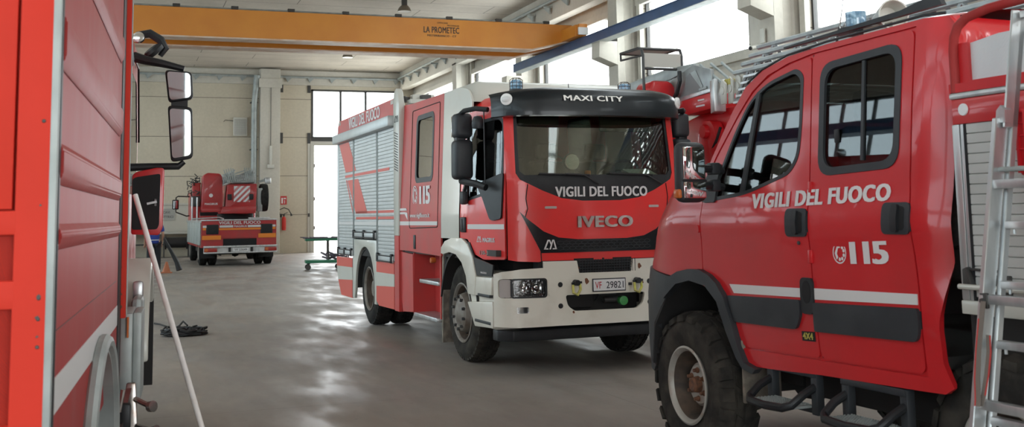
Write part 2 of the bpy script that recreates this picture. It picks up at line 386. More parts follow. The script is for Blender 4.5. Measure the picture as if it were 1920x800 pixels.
def tyre_profile(R, w, Rr, sh=.03):
    return [(Rr-.012, .03), (Rr+.012, .012), (Rr+.05, .0), ((R+Rr)/2, -.010), (R-.07, .0), (R-sh, .018), (R-.008, .045), (R, .07), (R, w/2), (R, w-.07), (R-.008, w-.045), (R-sh, w-.018), (R-.07, w), ((R+Rr)/2, w+.01), (Rr+.05, w), (Rr-.012, w-.03)]
def make_wheel(parent, x, y, z, R, w, Rr, sd, style, tm='tyre_rubber', rim='rim_grey', steer=0, n=48):
    """outer face at local x; sd=+1 when the wheel's inside lies towards +x"""
    def place(o):
        if steer:
            c = Vector((x+sd*w*.5, y, z)); o.matrix_local = Matrix.Translation(c) @ Matrix.Rotation(steer, 4, 'Z') @ Matrix.Translation(-c)
        return o
    b = B(); o = (x, y, z)
    b.lathe([(Rr+.004, .02), (Rr+.016, .0), (Rr+.004, -.006), (Rr-.010, .004), (Rr-.018, .025)], o, 'x', n, 0, sd); b.lathe([(Rr-.018, .025), (Rr-.036, .06), (Rr-.042, w*.6)], o, 'x', n, 3, sd)
    if style == 'front':
        b.lathe([(Rr-.045, .12), (Rr-.07, .115), (.205, .02), (.19, -.02), (.165, -.035), (.15, -.025), (.12, -.03), (.09, -.05), (0, -.055)], o, 'x', n, 0, sd)
        for k in range(10):
            a = 2*PI*(k+.5)/10; c = (x+sd*-.03, y+.168*math.cos(a), z+.168*math.sin(a)); b.lathe([(.0, -.03), (.014, -.028), (.017, 0), (.017, .02)], c, 'x', 6, 1, sd)
            a = 2*PI*k/10; c = (x+sd*.066, y+.222*math.cos(a), z+.222*math.sin(a)); b.lathe([(0, .0), (.020, .0), (.024, .02)], c, 'x', 10, 2, sd)
    elif style == 'rear':
        b.lathe([(Rr-.045, .17), (Rr-.08, .2), (.17, .2), (.14, .19), (.13, .10), (.11, .06), (0, .05)], o, 'x', n, 0, sd)
        for k in range(10):
            a = 2*PI*(k+.5)/10; c = (x+sd*.18, y+.168*math.cos(a), z+.168*math.sin(a)); b.lathe([(.0, -.03), (.014, -.028), (.017, 0), (.017, .02)], c, 'x', 6, 1, sd)
    elif style == 'offroad':
        b.lathe([(Rr-.040, .15), (Rr-.055, .19), (.150, .20), (.142, .16)], o, 'x', n, 3, sd); b.lathe([(.142, .16), (.134, .10), (.118, .085), (.050, .085)], o, 'x', n, 0, sd)
        b.lathe([(.052, .085), (.046, .045), (.036, .035), (.02, .04), (0, .04)], o, 'x', 20, 1, sd)
        for k in range(6):
            a = 2*PI*(k+.5)/6; c = (x+sd*.075, y+.088*math.cos(a), z+.088*math.sin(a)); b.lathe([(.0, -.026), (.011, -.024), (.013, -.005), (.018, .0), (.018, .02)], c, 'x', 8, 1, sd)
    wo = place(b.build('wheel', [rim, 'hub_rust' if style == 'offroad' else 'steel_dark', 'dark_void', 'rim_inner'], parent))
    t = B(); t.lathe(tyre_profile(R-.012, w, Rr), o, 'x', n, 0, sd)
    def lug(a, d0, d1, da, h, skew=0, base=None):
        vs = []
        for hh in (-.02, h):
            for dd, aa in ((d0, a-da+skew*(d0-w/2)), (d1, a-da+skew*(d1-w/2)), (d1, a+da+skew*(d1-w/2)), (d0, a+da+skew*(d0-w/2))):
                e = .82 if hh > 0 else 1
                dm_, am_ = (d0+d1)/2, a+skew*((d0+d1)/2-w/2)
                dd2 = dm_+(dd-dm_)*e; aa2 = am_+(aa-am_)*e
                edge = min(dd2, w-dd2); r = R-.012+hh-max(0, .05-edge)*.5
                vs.append(t.bm.verts.new((x+sd*dd2, y+r*math.cos(aa2), z+r*math.sin(aa2))))
        for q in ((0,1,2,3), (4,5,6,7), (0,1,5,4), (1,2,6,5), (2,3,7,6), (3,0,4,7)): t.bm.faces.new([vs[i] for i in q])
    if style == 'offroad':
        N = 22
        for k in range(N):
            a = 2*PI*k/N
            lug(a, -.004, w*.27, PI/N*.72, .014); lug(a+PI/N, w*.27+.012, w*.5-.006, PI/N*.78, .014, 1.5)
            lug(a, w*.5+.006, w*.73-.012, PI/N*.78, .014, -1.5); lug(a+PI/N, w*.73, w+.004, PI/N*.72, .014)
    else:
        N = 44
        for k in range(N):
            a = 2*PI*k/N
            for i, (d0, d1) in enumerate(((.022, w*.26), (w*.30, w*.48), (w*.52, w*.70), (w*.74, w-.022))): lug(a+(i % 2)*PI/N, d0, d1, PI/N*.84, .012, .6)
    bmesh.ops.recalc_face_normals(t.bm, faces=t.bm.faces[:])
    to = t.build('tyre', tm, wo, 50)
    return wo
SKY = 1.8
# ------------------------------------------------------------------ camera
cd_ = bpy.data.cameras.new('camera'); cam = bpy.data.objects.new('camera', cd_); COL.objects.link(cam); S.camera = cam
cd_.sensor_width = 36; cd_.lens = 36*2022/1920; cd_.shift_y = -221/1920; cd_.clip_end = 400
r_ = (.9396462403, -.3417051184, -.0173941109); d_ = (.0211385877, .1087192558, -.9938477274); f_ = (.3414939285, .9334975936, .1093807096)
cam.matrix_world = Matrix(((r_[0], -d_[0], -f_[0], 0), (r_[1], -d_[1], -f_[1], 0), (r_[2], -d_[2], -f_[2], 1.55), (0, 0, 0, 1)))
cd_.dof.use_dof = True; cd_.dof.focus_distance = 11.; cd_.dof.aperture_fstop = 5.0

# ------------------------------------------------------------------ hall shell
WX, LX, FY, NY, CZ = 13.01, -9.0, 49.1, -12.0, 8.27
b = B(); b.box(LX-.4, WX+.4, NY-.4, FY+.3, -.3, 0); st(b.build('floor', 'floor'))
b = B(); b.box(LX-30, WX+50, FY+.3, FY+60, -.36, -.06); st(b.build('ground', 'concrete'))
SKX = ((-6.6, -5.4), (7.4, 8.6)); SY0, SY1 = -10., 25.
b = B(); b.box(LX-.4, WX+.4, SY1, FY+.3, CZ, CZ+.3); b.box(LX-.4, WX+.4, NY-.4, SY0, CZ, CZ+.3); xx = LX-.4
for x0, x1 in SKX: b.box(xx, x0, SY0, SY1, CZ, CZ+.3); xx = x1
b.box(xx, WX+.4, SY0, SY1, CZ, CZ+.3); st(b.build('ceiling', 'ceiling'))
for k, (x0, x1) in enumerate(SKX):          # unseen long rooflights, added to bring daylight into the near half
    b = B()
    for j in range(15): y = SY0+(SY1-SY0)*j/14; b.box(x0, x1, y-.04, y+.04, CZ+.05, CZ+.15)
    w = st(b.build('window_%d' % (60+k), 'galvanised')); q = B(); q.box(x0, x1, SY0, SY1, CZ+.16, CZ+.17); q.build('pane', 'added_roof_pane', w)
# far wall: pieces round the tall gate opening
b = B()
b.box(LX, 8.22, FY, FY+.25, 0, CZ); b.box(12.2, WX+.4, FY, FY+.25, 0, CZ); b.box(8.22, 12.2, FY, FY+.25, 7.38, CZ)
st(b.build('wall_far', 'wall'))
b = B(); b.box(LX, WX, FY-.14, FY, 7.55, 8.2); st(b.build('trim_1', 'concrete'))
b = B()
for z in (7.45, 5.14):
    for x in (6.86, 8.1): b.box(x-.07, x+.07, FY-.05, FY, z-.24, z+.24)
for x in (6.86, 8.1): b.box(x-.04, x+.04, FY-.05, FY, 1.6, 1.75)
st(b.build('trim_2', 'dark_metal'))
# gate: transom windows above, open doorway below
b = B()
b.box(8.20, 8.30, FY-.02, FY+.2, 5.2, 7.38); b.box(12.12, 12.22, FY-.02, FY+.2, 0, 7.38); b.box(8.2, 12.2, FY-.02, FY+.2, 7.30, 7.38)
b.box(8.2, 12.2, FY-.02, FY+.2, 5.0, 5.22)
for x in (9.55, 10.72): b.box(x-.05, x+.05, FY-.02, FY+.15, 5.2, 7.32)
w = st(b.build('window_1', 'dark_metal'))
b = B(); b.box(8.3, 12.12, FY+.08, FY+.09, 5.2, 7.3); b.build('pane', 'window_pane', w)
b = B(); b.box(8.16, 8.34, FY-.06, FY+.25, 0, 5.0); b.box(8.34, 12.2, FY-.04, FY+.2, 4.82, 5.0); b.box(8.05, 8.16, FY-.04, FY+.05, 0, 5.0)
d = st(b.build('door_1', 'beige_panel'))
for z in (1.1, 2.4, 3.9):
    q = B(); q.box(8.34, 8.38, FY-.08, FY-.02, z-.08, z+.08); q.build('hinge', 'dark_metal', d)
# far pilaster
b = B(); b.box(5.86, 6.74, FY-.55, FY, 0, 8.2, bev=.03); b.box(5.8, 6.8, FY-.6, FY, 7.35, 7.75); st(b.build('trim_3', 'concrete'))
# right wall: sill wall, lintel, piers between the window bays
cols = [25.54-7.25*k for k in range(-3, 6)]      # near face of each column
b = B(); b.box(WX, WX+.25, NY, FY+.25, 0, 5.05); b.box(WX, WX+.25, NY, FY+.25, 7.12, CZ)
for c in cols: b.box(WX, WX+.25, c-.25, c+2.0, 5.05, 7.12)
st(b.build('wall_right', 'side_wall'))
b = B(); b.box(WX-.12, WX, NY, FY, 4.86, 5.05); b.box(WX-.12, WX, NY, FY, 7.02, 7.2); st(b.build('trim_4', 'concrete'))
b = B(); b.box(12.34, 12.72, NY, FY, 7.42, CZ, bev=.02); b.box(12.72, WX, NY, FY, 7.6, CZ); st(b.build('trim_5', 'concrete'))
b = B()
k = NY
while k < FY: b.box(12.05, 12.34, k, k+.06, 7.78, 7.84); b.prism([(k, 7.84), (k+.5, 7.84), (k+.06, 7.6)], 'x', 12.25, 12.3); k += 1.4
b.tube([(12.22, NY, 7.95), (12.22, FY, 7.95)], .05, 8); st(b.build('trim_6', 'galvanised'))
b = B(); b.tube([(LX, FY-.2, 7.9), (12.2, FY-.2, 7.9)], .05, 8)
for x in range(-8, 13): b.prism([(x, 7.86), (x+.3, 7.86), (x+.1, 7.66)], 'y', FY-.24, FY-.18)
st(b.build('trim_7', 'galvanised'))
ti = 8
for c in cols:
    if c > 47: continue
    b = B(); b.prism([(12.34, c), (12.54, c), (12.58, c+.05), (12.78, c+.05), (12.82, c), (WX, c), (WX, c+1.95), (12.34, c+.55), (12.34, c+.5)], 'z', 0, 7.5)
    b.prism([(12.34, 6.05), (11.82, 6.05), (11.80, 5.62), (12.34, 5.42)], 'y', c, c+.5, bev=.01)
    b.prism([(WX-.02, c-.28), (WX-.02, c-.1), (WX-.14, c-.1), (WX-.14, c-.28)], 'z', 4.9, 7.5)
    o = st(b.build('trim_%d' % ti, 'concrete')); ti += 1
wi = 2
for i, c in enumerate(cols):
    y0, y1 = c+2.0, c+7.0
    if y0 > FY-1: continue
    y1 = min(y1, FY-.6); b = B()
    b.box(WX+.05, WX+.15, y0, y1, 5.05, 5.11); b.box(WX+.05, WX+.15, y0, y1, 7.06, 7.12); b.box(WX+.05, WX+.15, y0, y0+.06, 5.05, 7.12); b.box(WX+.05, WX+.15, y1-.06, y1, 5.05, 7.12)
    w = st(b.build('window_%d' % wi, 'dark_metal')); wi += 1
    b = B(); b.box(WX+.095, WX+.105, y0+.06, y1-.06, 5.11, 7.06); b.build('pane', 'window_pane', w)
# unseen left wall; window bands, suggested by reflections, added to let daylight in
b = B(); b.box(LX-.25, LX, NY, FY+.25, 0, 2.4); b.box(LX-.25, LX, NY, FY+.25, 7.3, CZ)
for k in range(9): b.box(LX-.25, LX, NY+k*7.25, NY+k*7.25+.9, 2.4, 7.3)
b.box(LX-.25, LX, NY, FY, 4.6, 5.3)
st(b.build('wall_left', 'side_wall'))
for k in range(8):
    y0 = NY+k*7.25+.9; y1 = y0+6.35
    for z0, z1 in ((2.4, 4.6), (5.3, 7.3)):
        b = B(); n = 6
        for j in range(n+1): y = y0+(y1-y0)*j/n; b.box(LX-.15, LX-.08, y-.03, y+.03, z0, z1)
        b.box(LX-.15, LX-.08, y0, y1, z0, z0+.06); b.box(LX-.15, LX-.08, y0, y1, z1-.06, z1)
        w = st(b.build('window_%d' % wi, 'dark_metal')); wi += 1
        q = B(); q.box(LX-.12, LX-.11, y0, y1, z0+.06, z1-.06); q.build('pane', 'frosted_pane', w)
# unseen near wall; two open gates added behind the camera to let daylight in
b = B(); b.box(LX, WX, NY-.25, NY, 5.2, CZ)
for x0, x1 in ((LX, -7.4), (-1.4, 3.0), (11.4, WX)): b.box(x0, x1, NY-.25, NY, 0, 5.2)
st(b.build('wall_near', 'side_wall'))
b = B()
b.box(LX-40, WX+40, NY-60, NY-.26, -.36, -.06); st(b.build('ground', 'concrete'))

# ------------------------------------------------------------------ daylight
wd = bpy.data.worlds.new('sky'); S.world = wd; wd.use_nodes = True; wn = wd.node_tree; bg = wn.nodes['Background']
bg.inputs[0].default_value = (.93, .97, 1.0, 1); bg.inputs[1].default_value = SKY
def portal(x, y, z, sx, sy, rot):
    l = bpy.data.lights.new('daylight', 'AREA'); l.shape = 'RECTANGLE'; l.size = sx; l.size_y = sy; l.cycles.is_portal = True
    o = bpy.data.objects.new('daylight', l); COL.objects.link(o); o.location = (x, y, z); o.rotation_euler = rot
portal(WX+.2, (NY+FY)/2, 6.08, 2.1, FY-NY, (0, PI/2, 0))
portal(LX-.2, (NY+FY)/2, 4.85, 4.9, FY-NY, (0, -PI/2, 0))
for x0, x1 in SKX: portal((x0+x1)/2, (SY0+SY1)/2, CZ+.2, x1-x0, SY1-SY0, (0, 0, 0))
portal(10.2, FY+.22, 3.7, 4, 7.4, (-PI/2, 0, 0))
portal(2, NY-.22, 2.6, 19, 5.2, (PI/2, 0, 0))

# ------------------------------------------------------------------ overhead crane
cr = thing('overhead_crane', 'orange double-girder overhead crane spanning the hall on blue rails', 'crane', (0, 28.4, 6.1))
def girder(y, w):
    pts = [(-8.2, .34), (-7.0, 0), (10.72, 0), (11.95, .30), (11.95, .72), (-8.2, .72)]
    b = B(); b.prism(pts, 'y', y, y+w, 0)
    b.prism([(-7.0, -.035), (10.72, -.035), (10.72, 0), (-7.0, 0)], 'y', y-.05, y+w+.05, 1)
    b.prism([(10.72, -.035), (11.95, .265), (11.95, .30), (10.72, 0)], 'y', y-.05, y+w+.05, 1)
    return b.build('girder', ['crane_orange', 'crane_lip'], cr)
girder(-.75, .42); girder(.75, .42)
for x0 in (-8.1, 11.62):
    b = B(); b.box(x0, x0+.34, -1.75, 1.9, .24, .56, bev=.02); b.box(x0+.05, x0+.29, -1.9, -1.72, .30, .56)
    e = b.build('end_carriage', 'crane_orange', cr)
    for yy in (-1.45, 1.5): q = B(); q.lathe([(0, -.04), (.13, -.04), (.13, .04), (0, .04)], (x0+.17, yy, .37), 'x', 20); q.build('wheel', 'steel_dark', e)
    q = B(); q.box(x0+.02, x0+.3, -1.94, -1.88, .26, .46); q.build('buffer', 'plate_white', e)
b = B(); b.tube([(-8, -.45, .80), (11.3, -.45, .80)], .022, 8); b.build('cable_conduit', 'galvanised', cr)
for i in range(14):
    x = -7.3+i*1.43; b = B(); b.box(x-.09, x+.09, -.5, -.4, .78, .86, bev=.01); b.bar((x-.12, -.5, .72), (x-.02, -.45, .8), .03, .03); b.build('conduit_clamp', 'dark_metal', cr)
yy = -.752
text('LA PROMETEC', lambda u, v, h: (7.62+u*1.0, yy-h, .34+v*.17), 'crane_print', cr, bold=.035)
text('MISTERBIANCO - CT', lambda u, v, h: (7.72+u*.82, yy-h, .24+v*.055), 'crane_print', cr, bold=.03)
text('OFFICINE', lambda u, v, h: (8.0+u*.30, yy-h, .60+v*.04), 'crane_print', cr, bold=.01)
text('MECCANICHE', lambda u, v, h: (8.28+u*.34, yy-h, .535+v*.04), 'crane_print', cr, bold=.01)
rl = thing('crane_rail', 'blue steel crane runway beam on concrete corbels along the window wall', 'crane rail', (11.8, 0, 6.05))
b = B(); b.box(0, .03, -8, 32.1, 0, .25); b.box(-.02, .26, -8, 32.1, .232, .252); b.build('beam', 'rail_blue', rl)
b = B(); b.box(-.02, .28, -8, 32.1, -.015, .0); b.build('bottom_flange', 'galvanised', rl)
b = B(); b.box(.10, .15, -8, 32.1, .252, .285); b.build('rail_bar', 'steel_dark', rl)
rl = thing('crane_rail', 'blue steel crane runway beam along the opposite, left-hand wall', 'crane rail', (-8.1, 0, 6.05))
b = B(); b.box(0, .26, -8, 32.1, 0, .252); b.build('beam', 'rail_blue', rl)
# bay lamps
def lamp(x, y, lab, z=8.27):
    t = thing('bay_lamp', lab, 'ceiling lamp', (x, y, z), group='bell lamps under the ceiling'); t.scale = (.7, .7, .64)
    b = B(); b.box(-.11, .11, -.11, .11, -.42, -.1, bev=.02); b.box(-.03, .03, -.03, .03, -.1, 0); b.build('ballast_box', 'dark_metal', t)
    b = B(); b.lathe([(.08, -.36), (.17, -.40), (.26, -.52), (.31, -.68), (.295, -.68), (.25, -.53), (.16, -.42)], (0, 0, 0), 'z', 32); b.build('reflector', 'lamp_metal', t)
    b = B(); b.lathe([(0, -.665), (.29, -.665), (.29, -.675), (0, -.675)], (0, 0, 0), 'z', 32); b.build('lens', 'lens_white', t)
lamp(8.21, 32.0, 'bell-shaped bay lamp hanging just above the orange crane girder')
lamp(8.45, 42.0, 'bell-shaped bay lamp seen low under the orange crane, near the far wall')

# ------------------------------------------------------------------ things on the far wall
t = thing('ventilation_cover', 'square perforated off-white ventilation cover high on the far wall', 'vent cover', (4.75, FY-.005, 5.22))
b = B(); b.box(0, .6, -.12, 0, 0, .82, bev=.015); b.build('housing', 'white_paint', t)
b = B()
for i in range(9):
    for j in range(12): b.box(.05+i*.058, .08+i*.058, -.128, -.119, .06+j*.058, .09+j*.058)
b.build('perforation', 'sign_text', t)
b = B(); b.tube([(0, -.05, .66), (-.35, -.05, .7), (-.42, -.05, .62)], .012, 6); b.build('cable', 'dark_metal', t)
t = thing('drainpipe', 'grey galvanised drainpipe down the far wall beside the pilaster', 'drainpipe', (5.62, FY-.36, 0))
b = B(); b.tube([(0, 0, 0), (0, 0, 6.6), (.02, -.02, 6.9), (.12, -.05, 7.9)], [.13, .13, .13, .15], 14); b.build('pipe', 'galvanised', t)
for z in (2.2, 4.6, 6.7):
    b = B(); b.box(-.16, .16, -.03, .35, z-.02, z+.02); b.build('bracket', 'dark_metal', t)
t = thing('emergency_light', 'slim white tube light on the far pilaster', 'light', (6.32, FY-.56, 3.9))
b = B(); b.box(-.06, .06, -.08, 0, 0, .85, bev=.02); b.build('housing', 'white_paint', t)
b = B(); b.box(-.15, .15, -.1, 0, -.14, .02, bev=.01); b.build('junction_box', 'white_paint', t)
b = B(); b.tube([(0, -.02, .85), (0, -.02, 3.5)], .012, 6); b.build('conduit', 'dark_metal', t)
t = thing('fire_extinguisher', 'red fire extinguisher hanging on the far wall beside the bright doorway', 'fire extinguisher', (6.98, FY-.14, 1.02))
b = B(); b.lathe([(0, 0), (.085, 0), (.095, .03), (.095, .5), (.07, .57), (.03, .6), (.03, .63), (0, .63)], (0, 0, 0), 'z', 20); b.build('cylinder', 'extinguisher_red', t)
b = B(); b.box(-.03, .03, -.04, .04, .62, .72); b.bar((0, 0, .72), (.16, 0, .78), .03, .03); b.build('valve', 'dark_metal', t)
b = B(); b.tube([(.02, 0, .68), (-.18, -.02, .72), (-.22, -.02, .9), (0, -.02, 1.0), (.2, -.02, .92), (.3, -.03, .74)], .02, 8); b.lathe([(.02, 0), (.05, .12)], (.30, -.03, .75), (.3, 0, -1), 10); b.build('hose', 'cable_black', t)
t = thing('extinguisher_sign', 'small red and white sign above the fire extinguisher', 'sign', (6.98, FY-.01, 2.16))
b = B(); b.box(-.14, .14, -.015, 0, 0, .38); b.build('plate', 'sign_red', t)
b = B(); b.box(-.10, -.03, -.02, -.014, .05, .3); b.box(.03, .06, -.02, -.014, .05, .2); b.box(.0, .1, -.02, -.014, .24, .3); b.build('pictogram', 'plate_white', t)
t = thing('wall_sign', 'grey sign reading CAVI ELETTRICI on the far wall panel', 'sign', (1.62, FY-.17, 1.55))
b = B(); b.box(0, .72, -.02, 0, 0, .5); b.build('plate', 'sign_grey', t)
text('CAVI', lambda u, v, h: (.22+u*.28, -.021-h, .29+v*.1), 'sign_text', t, bold=.02)
text('ELETTRICI', lambda u, v, h: (.08+u*.56, -.021-h, .1+v*.1), 'sign_text', t, bold=.02)
b = B(); b.box(-3.4, 4.6, FY-.16, FY, .95, 2.2, bev=.01); b.box(-3.4, 4.6, FY-.2, FY, 2.2, 2.28); tag(b.build('wall_cladding', 'beige_panel'), 'low pale boarding along the far wall behind the parked ladder truck', 'wall cladding')
t = thing('work_bench', 'long low workbench against the far wall left of the ladder truck', 'workbench', (-.2, FY-1.0, 0))
b = B(); b.box(0, 4.5, 0, .75, .98, 1.05); b.build('worktop', 'beige_panel', t)
for x in (.1, 1.6, 3.1, 4.35):
    b = B(); b.box(x, x+.07, .05, .12, 0, .98); b.box(x, x+.07, .6, .67, 0, .98); b.box(x, x+.07, .05, .67, .2, .26); b.build('leg', 'dark_metal', t)
b = B(); b.box(0, 4.5, .6, .66, .5, .56); b.build('rail', 'dark_metal', t)
t = thing('cable_drum', 'dark cable drum hanging under the workbench beside the person', 'cable drum', (1.9, FY-1.3, .32))
b = B(); b.lathe([(0, 0), (.28, 0), (.28, .04), (.22, .05), (.22, .85), (.28, .86), (.28, .9), (0, .9)], (0, 0, .3), 'x', 24); b.build('drum', 'cable_black', t)
b = B(); b.box(-.06, -.02, -.2, .2, -.32, .35); b.box(.92, .96, -.2, .2, -.32, .35); b.build('stand', 'dark_metal', t)
# security camera on the second column
t = thing('security_camera', 'small white security camera on a concrete column below its corbel', 'camera', (12.3, 18.29+.35, 4.92))
b = B(); b.box(-.04, .0, -.08, .08, .0, .3, bev=.01); b.build('mount_box', 'white_paint', t)
b = B(); b.tube([(-.04, 0, -.05), (-.34, -.05, -.12)], .045, 12); b.build('camera_body', 'white_paint', t)
b = B(); b.lathe([(0, .0), (.04, 0), (.04, .02), (0, .02)], (-.35, -.05, -.122), (-1, -.15, -.2), 12); b.build('lens', 'dark_void', t)
b = B(); b.tube([(0, -.02, .18), (.1, -.05, .08), (.3, -.05, .1), (.45, -.04, .22)], .012, 6); b.build('cable', 'white_paint', t)

# ------------------------------------------------------------------ loose things on the floor
t = thing('tool_trolley', 'two-shelf green tool trolley loaded with tools by the bright doorway', 'tool trolley', (5.3, 32.6, 0), -.1)
b = B(); b.box(.0, 1.3, 0, .6, .86, .94, bev=.01); b.build('upper_tray', 'trolley_green', t)
b = B(); b.box(.0, 1.3, 0, .6, .20, .29, bev=.01); b.build('lower_tray', 'trolley_green', t)
for x in (.67, 1.26):
    for y in (.03, .53): b = B(); b.box(x-.02, x+.02, y, y+.04, .27, .9); b.build('post', 'dark_metal', t)
for x in (.1, 1.0):
    for y in (.1, .5):
        b = B(); b.lathe([(0, -.025), (.08, -.025), (.08, .025), (0, .025)], (x-.02, y, .08), 'y', 18); b.bar((x, y, .2), (x-.02, y, .08), .04, .06); b.build('castor', 'dark_metal', t)
b = B()
for i in range(40):
    x, y = random.uniform(-.04, 1.2), random.uniform(0, .5); z = .94; l = random.uniform(.05, .22); a = random.uniform(0, PI)
    b.bar((x, y, z+.02), (x+l*math.cos(a), y+abs(l*math.sin(a))*.4, z+.02+random.uniform(0, .01)), .03, .03)
b.box(-.06, 1.3, -.02, .6, .935, .955); tr = b.build('tool_heap', 'toolmix', t); tr['kind'] = 'stuff'
b = B()
for i in range(24):
    x, y = random.uniform(.55, 1.2), random.uniform(.05, .5); z = .30+random.uniform(0, .16); l = random.uniform(.1, .3); a = random.uniform(0, PI)
    b.bar((x, y, z), (x+l*math.cos(a)*.7, y+.1, z+.06), .05, .05)
tr = b.build('tool_heap', 'toolmix', t); tr['kind'] = 'stuff'
# coil of cable
t = thing('cable_coil', 'coil of black electric cable lying flat on the open floor', 'cable', (.88, 15.5, 0))
b = B(); pts = []
for i in range(420):
    a = i*.31; r = .16+.09*math.sin(i*.37)+.02*math.sin(i*1.7); pts.append((r*math.cos(a)*1.15+.02*math.sin(i*.11), r*math.sin(a)*.85, .018+.10*(i/420)*(.6+.4*math.sin(i*.9))))
b.tube(pts, .014, 6); b.build('coil', 'cable_black', t)
b = B(); b.tube([(0.05, .1, .12), (.0, .2, .17), (-.04, .35, .10), (-.1, .8, .02), (-.25, 1.6, .02), (-.6, 2.6, .02), (-1.1, 3.2, .02), (-1.5, 3.6, .02), (-1.9, 3.6, .02)], .013, 6); b.build('loose_end', 'cable_black', t)
# pole propped against the parked truck
t = thing('pole', 'white painted pole leaning against the red truck at left', 'pole', (.6, 7.49, 0))
b = B(); b.tube([(0, 0, 0.02), (-.484, .71, 1.735)], .019, 12); b.build('shaft', 'pole_white', t)
b = B(); b.tube([(0.004, -.003, 0), (-.014, .02, .05)], .021, 12); b.build('end_cap', 'grey_plastic', t)
# cone and leaning hose next to the person
t = thing('traffic_cone', 'small faded orange cone at the feet of the person', 'cone', (1.40, 33.9, 0))
b = B(); b.box(-.16, .16, -.16, .16, 0, .03); b.build('base', 'cone_orange', t)
b = B(); b.lathe([(.12, .03), (.03, .33), (0, .33)], (0, 0, 0), 'z', 20); b.build('cone_body', 'cone_orange', t)
t = thing('suction_hose', 'black hose leaning beside the person in the blue shirt', 'hose', (1.72, 33.9, 0))
b = B(); b.tube([(0.05, 0, .07), (-.02, .05, .3), (-.2, .1, .65), (-.42, .15, 1.05)], [.09, .07, .05, .04], 12); b.build('hose', 'cable_black', t)

# ------------------------------------------------------------------ the person
def person():
    t = thing('person', 'person in a blue short-sleeved shirt and black trousers standing with back turned beside the cone', 'person', (1.02, 33.3, 0), .15)
    me = bpy.data.meshes.new('body'); J = {}
    V = [('pel', (0, 0, .97), (.15, .11)), ('wai', (0, 0, 1.1), (.13, .095)), ('che', (0, .01, 1.3), (.165, .11)), ('sho', (0, 0, 1.43), (.12, .085)), ('nek', (0, .01, 1.52), (.055, .055)), ('hd1', (0, .03, 1.60), (.078, .085)), ('hd2', (0, .03, 1.70), (.088, .105)), ('hd3', (0, .03, 1.77), (.055, .065))]
    E = [(i, i+1) for i in range(7)]
    def add(n, c, r): V.append((n, c, r if isinstance(r, tuple) else (r, r))); return len(V)-1
    for s in (-1, 1):
        a = add('h', (s*.10, 0, .90), .095); k = add('k', (s*.12, .02, .50), .062); c = add('c', (s*.125, -.01, .32), .056); an = add('a', (s*.125, -.02, .09), .04); he = add('he', (s*.125, -.04, .045), .042); to = add('t', (s*.145, .16, .035), .034)
        E += [(0, a), (a, k), (k, c), (c, an), (an, he), (he, to)]
        u = add('s', (s*.19, 0, 1.42), .058); e = add('e', (s*.245, -.02, 1.14), .042); w = add('w', (s*.235, .12, .92), .028); p = add('p', (s*.232, .15, .86), (.036, .022))
        E += [(3, u), (u, e), (e, w), (w, p)]
        for q in range(4):
            f1 = add('f', (s*.232+(q-1.5)*.018, .17, .80), .0095); f2 = add('f', (s*.232+(q-1.5)*.019, .165, .755+.008*abs(q-1)), .008); E += [(p, f1), (f1, f2)]
        f1 = add('f', (s*.2, .19, .83), .010); f2 = add('f', (s*.195, .21, .80), .008); E += [(p, f1), (f1, f2)]
    me.from_pydata([v[1] for v in V], E, []); o = bpy.data.objects.new('body', me); COL.objects.link(o); o.parent = t
    m = o.modifiers.new('skin', 'SKIN'); m.use_smooth_shade = True
    for i, v in enumerate(V): me.skin_vertices[0].data[i].radius = v[2]
    me.skin_vertices[0].data[0].use_root = True
    s2 = o.modifiers.new('sub', 'SUBSURF'); s2.levels = 1; s2.render_levels = 2; me.materials.append(MT['skin'])
    def cloth(name, mat, vs, es, root=0):
        me = bpy.data.meshes.new(name); me.from_pydata([v[0] for v in vs], es, []); o = bpy.data.objects.new(name, me); COL.objects.link(o); o.parent = t
        m = o.modifiers.new('skin', 'SKIN'); m.use_smooth_shade = True
        for i, v in enumerate(vs): me.skin_vertices[0].data[i].radius = v[1]
        me.skin_vertices[0].data[root].use_root = True
        s2 = o.modifiers.new('sub', 'SUBSURF'); s2.levels = 1; s2.render_levels = 2; me.materials.append(MT[mat]); return o
    vs = [((0, 0, .86), (.20, .15)), ((0, 0, 1.1), (.165, .125)), ((0, .01, 1.3), (.185, .13)), ((0, 0, 1.44), (.13, .10)), ((0, .01, 1.49), (.065, .065))]; es = [(0, 1), (1, 2), (2, 3), (3, 4)]
    for s in (-1, 1):
        n = len(vs); vs += [((s*.19, 0, 1.42), (.075, .075)), ((s*.235, -.012, 1.2), (.068, .068))]; es += [(3, n), (n, n+1)]
    cloth('shirt', 'blue_cloth', vs, es, 1)
    vs = [((0, 0, .98), (.165, .125))]; es = []
    for s in (-1, 1):
        n = len(vs); vs += [((s*.10, 0, .88), (.115, .12)), ((s*.12, .02, .50), (.085, .088)), ((s*.125, -.01, .09), (.072, .075))]; es += [(0, n), (n, n+1), (n+1, n+2)]
    cloth('trousers', 'dark_cloth', vs, es)
    b = B(); b.lathe([(0, .10), (.05, .092), (.085, .05), (.098, 0), (.092, -.05), (.07, -.09), (0, -.09)], (0, .012, 1.70), 'z', 18); b.build('hair', 'hair_dark', t)
    for s in (-1, 1):
        b = B(); b.box(s*.135-.055, s*.135+.055, -.10, .21, 0, .09, bev=.03); b.build('boot', 'cable_black', t)
    b = B(); b.box(-.02, .02, .11, .135, 1.66, 1.70, bev=.008); b.build('nose', 'skin', t)
    b = B(); b.box(-.12, .10, -.15, -.142, .98, 1.0); b.build('shirt_print', 'plate_white', t)
person()
